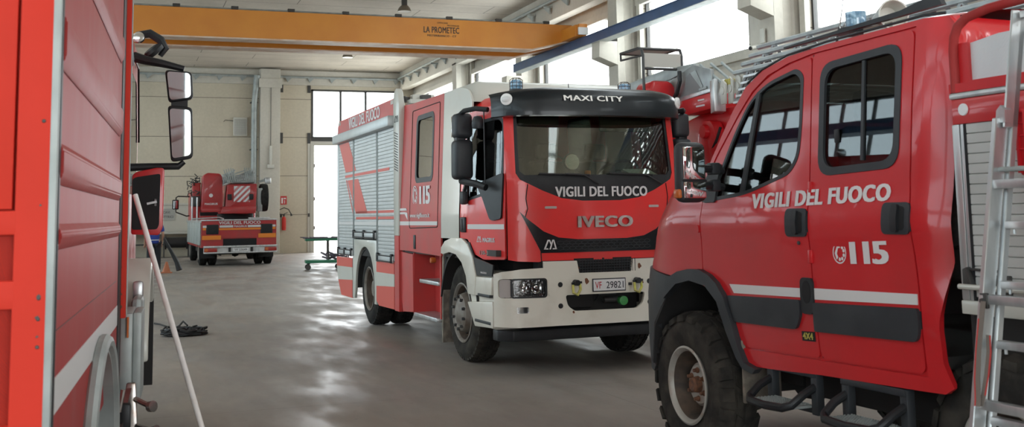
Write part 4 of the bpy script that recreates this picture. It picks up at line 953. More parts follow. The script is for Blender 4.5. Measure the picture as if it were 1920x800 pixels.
b = B(); b.box(.3, .75, -1.12, -1.08, 2.43, 2.56, 0, .02); b.box(1.2, 1.8, -1.12, -1.08, 2.38, 2.56, 0, .02); b.build('inner_sun_blind', 'cabin_trim', TM)

# rear body
b = B(); b.box(.03, W-.03, 2.66, 6.36, .98, 2.88); b.build('body_core', 'undercoat', TM)
b = B(); b.box(.02, W-.02, 6.30, 6.40, .98, 2.78); b.build('rear_panel', 'shutter_silver', TM)
def bflank(s):
    fx = (lambda x: x) if s == 0 else (lambda x: W-x)
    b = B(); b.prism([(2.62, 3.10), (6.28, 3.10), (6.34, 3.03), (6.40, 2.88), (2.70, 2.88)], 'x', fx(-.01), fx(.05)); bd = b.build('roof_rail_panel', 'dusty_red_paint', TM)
    if s == 0: text('VIGILI DEL FUOCO', lambda u, v, h: (-.013-h, 5.48-u*2.05, 2.915+v*.165), 'lettering_white', bd, bold=.045)
    else: text('VIGILI DEL FUOCO', lambda u, v, h: (W+.013+h, 3.43+u*2.05, 2.915+v*.165), 'lettering_white', bd, bold=.045)
    for y in (6.12, 2.68):
        q = B(); q.box(fx(-.014), fx(-.008), y, y+.14, 3.03, 3.085); q.build('reflector', 'indicator_lens', bd)
    b = B(); b.box(*sorted((fx(-.10), fx(.05))), 2.66, 6.38, 2.73, 2.875, 0, .02); b.build('awning_housing', 'shutter_silver', TM)
    b = B(); b.lathe([(0, 0), (.055, 0), (.06, .02), (0, .02)], (fx(-.03), 2.68, 2.80), 'y', 14); b.build('awning_end', 'beige_panel', TM)
    # corner column in white with louvre stripes
    b = B(); b.prism([(2.66, 1.30), (2.66, 3.06), (2.62, 3.17), (2.52, 3.22), (2.44, 3.17), (2.36, 3.0), (2.42, 1.30)], 'x', fx(-.02), fx(.06), 0, .012); cc = b.build('corner_column', 'white_paint', TM)
    q = B(); q.prism([(2.66, 1.30), (2.66, .34), (2.44, .34), (2.44, 1.30)], 'x', fx(-.01), fx(.06)); q.build('lower_column', 'undercoat' if s else 'dusty_red_paint', TM)
    q = B()
    for k in range(15):
        z = 2.16+k*.034; q.prism([(2.60, z+.012), (2.60, z), (2.42, z-.035+.0), (2.42, z-.023)], 'x', fx(-.024), fx(-.018))
    q.build('louvre_stripes', 'black_plastic', cc)
    if s == 0:
        lg = m_logo(cc, lambda u, v, h: (-.024, 2.60-u*.22, 2.77+v*.085), 'black_plastic')
    # shutters
    for (y0, y1, z0) in ((5.20, 6.29, .99), (3.67, 5.13, 1.27), (2.70, 3.60, .97)):
        b = B(); n = int((2.73-z0)/.048)
        for k in range(n):
            z = z0+(2.73-z0)*k/n; z2 = z0+(2.73-z0)*(k+1)/n
            b.prism([(fx(.006), z), (fx(-.001), z+.004), (fx(-.003), (z+z2)/2), (fx(-.001), z2-.004), (fx(.006), z2)], 'y', y0, y1)
        sh = b.build('roller_shutter', 'shutter_silver', TM, 20)
        q = B(); q.box(*sorted((fx(-.03), fx(.0))), y0+.02, y1-.02, z0-.03, z0+.06, 0, .008); q.build('bottom_bar', 'shutter_silver', sh)
        q = B()
        m_ = 2 if y1-y0 > 1 else 1
        for k in range(m_+1): yy = y0+.06+(y1-y0-.12)*k/m_; q.box(*sorted((fx(-.045), fx(-.01))), yy-.035, yy+.035, z0-.03, z0+.09, 0, .008)
        q.tube([(fx(-.045), y0+.06, z0+.06), (fx(-.045), y1-.06, z0+.06)], .008, 6); q.tube([(fx(-.045), y0+.06, z0-.015), (fx(-.045), y1-.06, z0-.015)], .008, 6); q.build('lift_handle', 'black_plastic', sh)
    for y in (5.165, 3.635):
        b = B(); b.box(*sorted((fx(-.012), fx(.02))), y-.035, y+.035, .97, 2.73, 0, .006); b.build('shutter_post', 'galvanised', TM)
        q = B(); q.box(*sorted((fx(-.014), fx(-.01))), y-.012, y+.012, .97, 2.73); q.build('post_seal', 'black_plastic', TM)
    b = B(); b.box(*sorted((fx(-.012), fx(.02))), 6.29, 6.40, .96, 2.73, 0, .01); b.build('end_post', 'shutter_silver', TM)
    # graphics
    b = B(); P = [[(6.26, 2.72), (5.54, 2.72), (5.0, 2.25), (5.76, 2.25)], [(5.8, 2.205), (2.94, 2.205), (2.94, 2.165), (5.8, 2.165)], [(5.63, 2.12), (4.86, 2.12), (4.24, 1.60), (5.01, 1.60)], [(5.74, 2.13), (5.68, 2.13), (5.16, 1.58), (5.22, 1.58)], [(5.01, 1.635), (2.68, 1.635), (2.68, 1.60), (5.01, 1.60)], [(5.01, 1.55), (2.68, 1.55), (2.68, 1.515), (5.01, 1.515)]]
    for p in P: b.prism(p, 'x', fx(-.0045), fx(-.003))
    b.build('stripe_decal', 'orange_red_film', TM)
    b = B(); b.box(*sorted((fx(-.0046), fx(-.003))), 2.68, 6.3, 1.435, 1.48); b.build('reflective_stripe', 'reflective_white', TM)
    # skirts
    for (yA, yB, bot) in ((5.27, 6.44, None), (2.70, 3.69, None)):
        sk = B()
        if yA > 5: ps = [([(yA, .93), (yB, .92), (yB, .775), (yA, .79)], 0), ([(yA, .79), (yB, .775), (6.33, .56), (yA, .60)], 1), ([(yA, .60), (6.33, .56), (6.08, .33), (yA, .33)], 0)]
        else: ps = [([(yA, .95), (yB, .93), (yB, .79), (yA, .80)], 0), ([(yA, .80), (yB, .79), (yB, .60), (yA, .64)], 1), ([(yA, .64), (yB, .60), (yB, .40), (yB-.15, .34), (yA, .35)], 0)]
        for p, mi in ps: sk.prism(p, 'x', fx(-.008), fx(.03), mi)
        sk.build('lower_skirt', ['orange_red_film', 'white_paint'], TM)
    b = B(); a = [(5.24, 1.22), (3.69, 1.22), (3.69, .34), (3.82, .34)]+[(4.42-.62*math.cos(math.radians(k)), .50+.62*math.sin(math.radians(k))) for k in range(0, 181, 12)][0:]+[(5.10, .34), (5.24, .34)]
    b.prism(a, 'x', fx(-.008), fx(.03), 0, .006); b.build('rear_arch', 'white_paint', TM)
    b = B()
    b.prism([(4.42+.60*math.cos(math.radians(k)), .50+.60*math.sin(math.radians(k))) for k in range(0, 181, 12)]+[(4.42+.58*math.cos(math.radians(k)), .50+.58*math.sin(math.radians(k))) for k in range(180, -1, -12)], 'x', fx(.02), fx(.7)); b.build('arch_liner', 'undercoat', TM)
bflank(0); bflank(1)
b = B(); b.box(.04, W-.04, 2.7, 6.3, 2.86, 2.90); b.build('body_roof', 'aluminium', TM)
b = B(); b.box(.2, .5, 2.48, 2.62, 2.98, 3.14, 0, .01); b.box(.12, .7, 2.30, 2.5, 3.0, 3.06, 0, .01); b.build('roof_vent', 'white_paint', TM)
b = B(); b.box(.02, .2, 2.62, 2.8, 3.06, 3.12); b.bar((.1, 2.6, 3.1), (.3, 3.1, 3.14), .06, .05); b.bar((.35, 2.4, 3.02), (.35, 2.4, 3.12), .12, .12); b.build('roof_fitting', 'dark_metal', TM)
b = B(); b.box(.02, .05, 2.42, 2.66, .34, 1.1); b.build('pillar_foot', 'dusty_red_paint', TM)
# chassis
b = B()
for x in (.65, 1.43): b.box(x, x+.09, -1.1, 6.2, .62, .88)
b.box(.5, W-.5, -.06, .06, .44, .58); b.box(.5, W-.5, 4.3, 4.5, .42, .60); b.lathe([(0, -.2), (.18, -.14), (.2, 0), (.18, .14), (0, .2)], (CX, 4.4, .5), 'x', 18); b.box(.45, W-.45, .9, 3.5, .42, 1.0, 0, .05); b.box(.3, W-.3, -.9, .9, .7, 1.1)
b.build('chassis', 'undercoat', TM)
make_wheel(TM, .045, 0, .517, .515, .30, .300, 1, 'front', tm='dusty_rubber', steer=.02)
make_wheel(TM, W-.045, 0, .517, .515, .30, .300, -1, 'front', steer=.02)
make_wheel(TM, .055, 4.40, .517, .515, .28, .300, 1, 'rear'); make_wheel(TM, .37, 4.40, .517, .515, .28, .300, 1, 'plain')
make_wheel(TM, W-.055, 4.40, .517, .515, .28, .300, -1, 'rear'); make_wheel(TM, W-.37, 4.40, .517, .515, .28, .300, -1, 'plain')
# ------------------------------------------------------------------ right-hand 4x4 fire truck (its left flank towards the camera)
TR = thing('fire_truck', 'deep red off-road crew-cab fire truck at right, in front, with grey mirror and 4X4 badge', 'fire truck', (3.39530539, 6.18509305, 0), .037)
DW = 2.0
def Lz(z):
    P = [(.3, .93), (.7, .92), (1.0, .87), (1.2, .80), (1.4, .68), (1.6, .48), (1.72, .2), (1.8, 0)]
    if z <= P[0][0]: return P[0][1]
    for a, b_ in zip(P, P[1:]):
        if z <= b_[0]: t = (z-a[0])/(b_[0]-a[0]); return a[1]*(1-t)+b_[1]*t
    return 0
def dx(y, z):
    x = max(0, z-1.5)*.13+max(0, 1.0-z)*.06+(.02*math.exp(-((z-1.5)/.04)**2) if 0 else 0)
    x -= .012*math.exp(-((z-1.47)/.10)**2)
    if y > 0 and z < 1.8:
        l = max(.05, Lz(z)); t = min(1, y/l); x += .62*(1-(1-t**2.6)**(1/2.6))*min(1, l/.5)
    if y < -2.08:
        t = min(1, (-2.08-y)/.18); x += .16*(1-math.sqrt(1-t*t))*(.2+.8*min(1, max(0, (z-1.0)/.25)))
    return x
def dflank(s):
    fx = (lambda x: x) if s == 0 else (lambda x: DW-x); out = (-1 if s == 0 else 1, 0, 0)
    def SD(y, z):
        if z < 1.8: y = min(y, Lz(z)-.002)
        return (fx(dx(y, z)), y, z)
    def sheet(name, mat, outer, holes=(), par=TR, off=0, th=.02, step=.07):
        b = B(); b.sheet(outer, holes, SD, out, step, th, off=off); return b.build(name, mat, par, 45)
    fdo = [(-.264, 1.60), (-.256, 1.195), (-.43, 1.12), (-.52, 1.05), (-.585, .90), (-.63, .765), (-1.342, .775), (-1.318, 1.19), (-1.300, 1.72), (-1.258, 2.385), (-1.05, 2.36), (-.864, 2.315), (-.72, 2.235), (-.60, 2.12), (-.40, 1.89), (-.26, 1.70)]
    rdo = [(-1.352, .775), (-2.10, .79), (-2.093, 1.17), (-2.05, 1.70), (-2.04, 2.03), (-2.04, 2.405), (-1.268, 2.388), (-1.310, 1.72), (-1.328, 1.19)]
    wf = rp([(-.375, 1.615), (-.395, 1.71), (-.56, 2.0), (-.70, 2.19), (-.86, 2.275), (-1.13, 2.325), (-1.195, 2.28), (-1.205, 1.99), (-1.195, 1.83), (-1.12, 1.745), (-.72, 1.645)], [.03, .03, .1, .1, .1, .05, .06, .1, .08, .08, .1])
    wr = rp([(-1.385, 1.73), (-1.965, 1.75), (-1.955, 2.345), (-1.355, 2.315)], .10, 6)
    rc = rp([(-1.362, .785), (-2.09, .80), (-2.083, 1.17), (-2.04, 1.70), (-2.03, 2.03), (-2.03, 2.395), (-1.278, 2.378), (-1.320, 1.72), (-1.338, 1.19)], [.06, .05, 0, 0, 0, .05, .05, 0, 0])
    fd = sheet('front_door', 'deep_red_paint', rp(fdo, [.02, .02, .05, .05, .05, .06, .04, 0, 0, .04, .1, .1, .1, .1, .05, .02]), [wf])
    rd = sheet('rear_door', 'deep_red_paint', rp(rdo, [.05, .05, 0, 0, 0, .05, .04, 0, 0]), [wr])
    def shrink(p, k=.007):
        cx = sum(q[0] for q in p)/len(p); cy = sum(q[1] for q in p)/len(p); return [(cx+(x-cx)*(1-k), cy+(y-cy)*(1-k)) for x, y in p]
    shell = [(-.22, 1.60), (-.235, 1.73), (-.36, 1.92), (-.50, 2.12), (-.64, 2.28), (-.80, 2.36), (-1.04, 2.41), (-1.38, 2.43), (-2.10, 2.445), (-2.24, 2.44), (-2.24, 1.3), (-2.20, 1.04), (-2.205, .85), (-2.245, .745), (-2.20, .715), (-1.34, .69), (-.87, .665), (-.60, .655), (-.50, .80), (-.44, .98), (-.35, 1.06), (-.20, 1.10)]
    cs = sheet('cab_shell', 'deep_red_paint', rp(shell, .015), [[(y, z) for y, z in wf], [(y, z) for y, z in wr]], off=-.012)
    # visible border strips of the shell, flush with the doors
    sheet('roof_side_rail', 'deep_red_paint', [(-.235, 1.735), (-.36, 1.92), (-.50, 2.12), (-.64, 2.28), (-.80, 2.36), (-1.04, 2.41), (-1.38, 2.43), (-2.10, 2.445), (-2.24, 2.44), (-2.24, 1.3), (-2.20, 1.04), (-2.205, .85), (-2.245, .745), (-2.20, .715), (-1.34, .69), (-.87, .665), (-.67, .66), (-.64, .755), (-1.345, .765), (-2.11, .78), (-2.103, 1.17), (-2.06, 1.70), (-2.05, 2.03), (-2.05, 2.415), (-1.263, 2.397), (-1.05, 2.372), (-.86, 2.327), (-.712, 2.247), (-.59, 2.13), (-.39, 1.90), (-.25, 1.71)], [], par=cs)
    b = B(); fp = [(-1.352, .78), (-1.323, 1.19), (-1.305, 1.72), (-1.263, 2.388)]
    b.sheet([(y-.004, z) for y, z in fp]+[(y+.004, z) for y, z in reversed(fp)], [], SD, out, .2, .004, off=-.010); b.build('door_gap', 'dark_void', cs)
    fen = [(-.256, 1.60), (-.248, 1.195), (-.08, 1.185), (.11, 1.135), (.45, 1.165), (.80, 1.19), (.76, 1.27), (.68, 1.4), (.59, 1.50), (.48, 1.60), (.34, 1.665), (.2, 1.70), (0, 1.72), (-.225, 1.73)]
    fe = sheet('front_wing', 'deep_red_paint', fen, [], step=.05)
    # glazing
    g = sheet('door_window', 'side_glass', wf, par=fd, off=-.012, th=.005)
    def ins(p, k): return [( sum(q[0] for q in p)/len(p)+(x-sum(q[0] for q in p)/len(p))*k, sum(q[1] for q in p)/len(p)+(y-sum(q[1] for q in p)/len(p))*k) for x, y in p]
    sheet('window_seal', 'grey_plastic', ins(wf, 1.02), [ins(wf, .95)], par=fd, off=.003, th=.012)
    sheet('quarter_light_bar', 'grey_plastic', [(-.655, 1.65), (-.695, 1.655), (-.80, 2.25), (-.765, 2.235)], par=fd, off=.002, th=.012)
    g = sheet('door_window', 'side_glass', wr, par=rd, off=-.012, th=.005)
    sheet('window_seal', 'grey_plastic', ins(wr, 1.035), [ins(wr, .90)], par=rd, off=.006, th=.016)
    sheet('sliding_window_bar', 'grey_plastic', [(-1.695, 1.79), (-1.715, 1.79), (-1.69, 2.30), (-1.67, 2.30)], par=rd, off=-.002, th=.012)
    b = B(); q = SD(-1.50, 1.92); b.box(*sorted((q[0]-.0, q[0]+.012)), -1.52, -1.485, 1.89, 1.96, 0, .004); b.build('window_latch', 'black_plastic', rd)
    # mouldings and stripes
    sheet('reflective_stripe', 'reflective_white', [(-.545, 1.118), (-.59, 1.068), (-1.285, 1.084), (-1.285, 1.131)][:2]+[(-1.22, 1.083), (-1.22, 1.131)], par=fd, off=.004, th=.004)
    sheet('reflective_stripe', 'reflective_white', [(-1.338, 1.137), (-1.338, 1.079), (-2.087, 1.103), (-2.087, 1.152)], par=rd, off=.004, th=.004)
    sheet('rub_strip', 'grey_plastic', rp([(-.535, 1.052), (-.59, .904), (-1.18, .912), (-1.225, .99), (-1.225, 1.070)], [.01, .01, .03, .03, .02]), par=fd, off=.018, th=.03)
    sheet('rub_strip', 'grey_plastic', rp([(-1.335, 1.063), (-1.335, .915), (-2.08, .935), (-2.10, 1.0), (-2.095, 1.088)], [.01, .01, .03, .03, .02]), par=rd, off=.018, th=.03)
    for par, y0, y1, z0, z1 in ((fd, -1.31, -1.13, 1.405, 1.553), (rd, -2.075, -1.89, 1.425, 1.573)):
        h = sheet('door_handle', 'grey_plastic', rr(y0, y1, z0, z1, .025), par=par, off=.010, th=.02)
        sheet('handle_recess', 'dark_void', rr(y0+.03, y0+.085, z0+.02, z1-.02, .02), par=h, off=.012, th=.004)
        sheet('handle_grip', 'black_plastic', rr(y0+.062, y0+.105, z0+.012, z1-.012, .015), par=h, off=.028, th=.02)
    sheet('fuel_filler_recess', 'black_plastic', rr(-1.335, -1.228, 1.0, 1.19, .03), par=cs, off=.012, th=.02)
    b = B(); b.prism([(-1.282+.036*math.cos(2*PI*k/16), 1.115+.06*math.sin(2*PI*k/16)) for k in range(16)], 'x', fx(-.014), fx(-.008)); b.build('filler_hole', 'dark_void', cs)
    b = B(); b.lathe([(0, -.012), (.010, -.01), (.012, .01)], (fx(-.002), -1.231, 1.371), 'x', 12, 0, 1 if s == 0 else -1); b.build('door_lock', 'steel_dark', fd)
    for z in (1.30, 1.66): b = B(); b.box(*sorted((fx(dx(-1.3, z)-.010), fx(dx(-1.3, z)+.01))), -1.335, -1.305, z-.035, z+.035, 0, .004); b.build('door_hinge', 'deep_red_paint', rd)
    TX = lambda y0, y1, z0, z1, o_=.003: (lambda u, v, h: ((lambda p: (p[0]-(o_+h) if s == 0 else p[0]+(o_+h), p[1], p[2]))(SD((y0+(y1-y0)*u) if s == 0 else (y1+(y0-y1)*u), z0[0]+(z0[1]-z0[0])*(u if s == 0 else 1-u)+(z1-z0[0])*v))))
    text('VIGILI DEL FUOCO', TX(-.795, -1.936, (1.557, 1.583), 1.642), 'lettering_white', TR, bold=.06)
    text('115', TX(-1.640, -1.916, (1.273, 1.283), 1.383), 'lettering_white', rd, bold=.05)
    b0 = 1 if s == 0 else -1
    phone_symbol(rd, lambda a, bb, h: (fx(-.004), -1.556-a*b0, 1.327+bb), (.052, .055))
    sheet('badge_plate', 'dark_void', [(-1.208, .855), (-1.318, .860), (-1.318, .910), (-1.208, .905)], par=cs, off=.004, th=.003)
    text('4X4', TX(-1.222, -1.306, (.865, .868), .90, .006), 'yellow_lettering', cs, bold=.03, label='yellow 4X4 letters')
    text('55S17W', TX(.04, -.12, (1.43, 1.425), 1.452), 'chrome', fe, bold=.03)
    sheet('side_moulding', 'deep_red_paint', rp([(.12, 1.435), (-.25, 1.415), (-.25, 1.465), (.0, 1.47)], .02), par=fe, off=.008, th=.01)
    # black bumper corner, arch flare, liner
    sheet('bumper_corner', 'grey_plastic', [(.11, 1.13), (.45, 1.165), (.83, 1.185), (.87, 1.0), (.92, .7), (.90, .50), (.52, .48), (.40, .58), (.375, .75), (.33, .88), (.21, .98)], [], off=.015, th=.03, step=.05)
    sheet('wheel_arch_flare', 'grey_plastic', [(.14, 1.12), (.0, 1.17), (-.13, 1.19), (-.266, 1.19), (-.36, 1.165), (-.44, 1.12), (-.52, 1.04), (-.585, .895), (-.625, .77), (-.68, .68), (-.79, .655), (-.75, .625), (-.655, .645), (-.60, .70), (-.52, .84), (-.444, 1.01), (-.32, 1.097), (-.138, 1.12), (.025, 1.09), (.19, .99), (.22, 1.02)], [], off=.035, th=.05, step=.05)
    b = B(); ar = [(.40*1.0, .55), (.36, .80), (.21, .98), (.025, 1.09), (-.138, 1.12), (-.32, 1.097), (-.444, 1.01), (-.52, .84), (-.62, .68)]
    b.prism(ar+[(y*1.03, z+.02) for y, z in reversed(ar)], 'x', fx(.0), fx(.55)); b.box(*sorted((fx(.45), fx(.50))), -.6, .4, .5, 1.15); b.build('arch_liner', 'undercoat', TR)
    b = B(); b.box(*sorted((fx(.01), fx(.27))), -.64, -.615, .44, .80, 0, .008); b.build('mud_flap', 'mud_rubber', TR)
    # mirror
    b = B(); b.box(*sorted((fx(-.345), fx(-.155))), -.60, -.50, 1.60, 1.955, 0, .045, 3); mr_ = b.build('door_mirror', 'grey_plastic', TR)
    b = B(); b.box(*sorted((fx(-.325), fx(-.18))), -.606, -.598, 1.735, 1.925, 0, .004); b.box(*sorted((fx(-.325), fx(-.175))), -.606, -.598, 1.625, 1.72, 0, .004); b.build('mirror_glass', 'mirror', mr_)
    b = B(); b.box(*sorted((fx(-.335), fx(-.17))), -.604, -.596, 1.722, 1.733); b.build('mirror_divider', 'black_plastic', mr_)
    b = B(); b.box(*sorted((fx(-.352), fx(-.31))), -.585, -.52, 1.625, 1.68, 0, .012); b.build('mirror_indicator', 'amber', mr_)
    b = B()
    for z in (1.80, 1.70): b.tube([(fx(-.18), -.56, z), (fx(-.08), -.53, z), (fx(.03), -.46, z-.01)], .024, 8); b.box(*sorted((fx(-.10), fx(-.04))), -.56, -.49, z-.035, z+.035, 0, .01)
    b.build('mirror_arm', 'grey_plastic', TR)
    sheet('mirror_base', 'grey_plastic', rp([(-.27, 1.60), (-.41, 1.60), (-.42, 1.72), (-.45, 1.83), (-.36, 1.84), (-.27, 1.72)], .02), par=fd, off=.012, th=.02)
    # tubular steps
    for ya, yb_, nm in ((-.86, -1.25, 0), (-1.50, -1.92, 1)):
        b = B()
        b.box(*sorted((fx(.02), fx(.08))), yb_-.02, ya+.02, .665, .70, 0, .004)
        for y in (ya, yb_): b.box(*sorted((fx(.03), fx(.08))), y-.025, y+.025, .47, .70, 0, .006)
        b.box(*sorted((fx(.06), fx(.10))), yb_-.03, ya+.03, .47, .50, 0, .004)
        q = b.build('side_step', 'grey_plastic', TR)
        b = B(); b.tube([(fx(.05), ya, .62), (fx(-.04), ya, .58), (fx(-.11), ya-.01, .53), (fx(-.14), ya-.05, .515), (fx(-.15), (ya+yb_)/2, .51), (fx(-.14), yb_+.05, .515), (fx(-.11), yb_+.01, .53), (fx(-.04), yb_, .58), (fx(.05), yb_, .62)], .022, 10); b.build('step_tube', 'black_plastic', q)
        b = B(); b.box(*sorted((fx(-.12), fx(.05))), yb_+.03, ya-.03, .505, .518)
        for k in range(18):
            for j in range(7): yy = yb_+.05+k*(ya-yb_-.1)/17; xx = -.105+j*.022; b.box(*sorted((fx(xx), fx(xx+.008))), yy, yy+.008, .518, .526)
        b.build('step_tread', 'galvanised', q)
dflank(0); dflank(1)
# lofted centre: roof, windscreen, bonnet, nose
def loft(pts, crown, nm, mat, nv=20, n=3):
    P = []
    for a, c in zip(pts, pts[1:]):
        for k in range(n): P.append((a[0]+(c[0]-a[0])*k/n, a[1]+(c[1]-a[1])*k/n))
    P.append(pts[-1]); b = B(); N = len(P)-1
    def f(u, v):
        i = int(round(u*N)); y, z = P[i]; a = P[max(0, i-1)]; c = P[min(N, i+1)]; d = Vector((c[0]-a[0], c[1]-a[1])).normalized(); nn = Vector((-d.y, d.x))
        if nn.y < 0 and nm != 'nose': nn = -nn
        if nm == 'nose' and nn.x < 0: nn = -nn
        xl = dx(min(y, Lz(z)-.002) if z < 1.8 else y, z); h = crown*(1-abs(2*v-1)**3.5); vv = .5-.5*math.cos(PI*v) if 0 else v
        return (xl+(DW-2*xl)*vv, y+nn.x*h, z+nn.y*h)
    b.grid(f, N, nv); return b.build(nm if nm != 'nose' else 'nose_panel', mat, TR, 60)
rf = loft([(-2.24, 2.44), (-2.10, 2.445), (-1.38, 2.43), (-1.04, 2.41), (-.80, 2.36), (-.64, 2.28)], .055, 'roof', 'deep_red_paint')
loft([(-.64, 2.28), (-.50, 2.12), (-.36, 1.92), (-.235, 1.73)], .06, 'windscreen', 'side_glass')
loft([(-.235, 1.73), (0, 1.72), (.2, 1.70), (.34, 1.665), (.48, 1.60), (.59, 1.50), (.68, 1.4), (.76, 1.27), (.80, 1.19)], .05, 'bonnet', 'deep_red_paint')
loft([(.80, 1.19), (.87, 1.0), (.92, .7), (.93, .45)], .05, 'nose', 'grey_plastic')
b = B()
b.tube([(dx(y, z)-.002, y, z+.002) for y, z in ((-.66, 2.30), (-.80, 2.365), (-1.04, 2.418), (-1.38, 2.442), (-2.1, 2.457), (-2.2, 2.455))], .007, 6); b.build('roof_gutter', 'black_plastic', TR)
# back wall of the cab, ribbed
def back(u, v):
    x = .14+(DW-.28)*u; z = 1.02+1.42*v; e = min(u, 1-u); rib = .018*max(0, math.sin(min(e*DW, .30)/.30*2*PI*2))*(1 if e*DW < .30 else 0)
    top = max(0, v-.93)/.07; return (x+(.06*(.5-u))*v, -2.262-rib*(1 if .12 < v < .93 else 0)+.05*top*top+.02*math.sin(e*3), z)
b = B(); b.grid(back, 120, 40); b.build('cab_rear_wall', 'deep_red_paint', TR, 50)
b = B(); b.box(.12, DW-.12, -2.10, -.35, .80, .86); b.box(.2, DW-.2, -.42, -.15, 1.30, 1.72, 0, .08); b.build('cab_floor', 'cabin_trim', TR)
for x in (.5, 1.5):
    b = B(); b.box(x-.23, x+.23, -1.25, -.78, 1.2, 1.40, 0, .05); b.box(x-.22, x+.22, -1.33, -1.2, 1.35, 2.0, 0, .05); b.box(x-.13, x+.13, -1.33, -1.24, 2.02, 2.2, 0, .04); b.build('seat', 'seat_cloth', TR)
b = B(); b.box(.2, DW-.2, -2.1, -1.7, 1.2, 1.38, 0, .05); b.box(.2, DW-.2, -2.16, -2.02, 1.35, 2.0, 0, .05); b.build('rear_bench', 'seat_cloth', TR)
b = B(); c = Vector((.52, -.62, 1.66)); ax = Vector((0, -.75, .66)).normalized(); u = Vector((1,0,0)); w = ax.cross(u)
b.tube([c+(u*math.cos(2*PI*k/28)+w*math.sin(2*PI*k/28))*.20 for k in range(28)], .015, 8, closed=True); b.bar(c-u*.19, c+u*.19, .04, .02); b.bar(c, c-w*.19, .04, .02); b.bar(c, (.52, -.35, 1.5), .06, .06); b.build('steering_wheel', 'cable_black', TR)
# roof equipment
b = B(); b.lathe([(0, 0), (.10, 0), (.10, .03), (.085, .035)], (.31, -1.40, 2.49), 'z', 24); g = b.build('roof_beacon', 'black_plastic', TR)
b = B(); b.lathe([(.085, .035), (.088, .05), (.082, .13), (.06, .15), (0, .155)], (.31, -1.40, 2.49), 'z', 24); b.build('clear_dome', 'lamp_glass', g)
b = B(); b.lathe([(0, .03), (.055, .03), (.055, .12), (0, .12)], (.31, -1.40, 2.49), 'z', 20); b.build('blue_reflector', 'blue_lens', g)
b = B(); b.lathe([(0, -.02), (.04, -.02), (.045, .02), (.065, .10), (.08, .18), (.072, .18), (.05, .1), (0, .08)], (.30, -1.60, 2.53), (-.35, -1, 0), 24); b.box(.22, .40, -1.78, -1.56, 2.46, 2.49); b.build('loudspeaker', 'white_paint', TR)
b = B(); b.tube([(.36, -1.17, 2.48), (.375, -1.2, 2.62), (.40, -1.25, 2.95)], [.008, .003, .002], 6); b.build('aerial', 'cable_black', TR)
b = B(); b.box(.40, .56, -.86, -.80, 2.40, 2.50, 0, .01); b.build('roof_marker', 'black_plastic', TR)
b = B(); b.prism([(-.95, 2.47), (-2.18, 2.50), (-2.16, 2.54), (-2.05, 2.545), (-1.9, 2.52), (-.95, 2.48)], 'x', .16, .19); b.build('roof_rack_edge', 'black_plastic', TR)
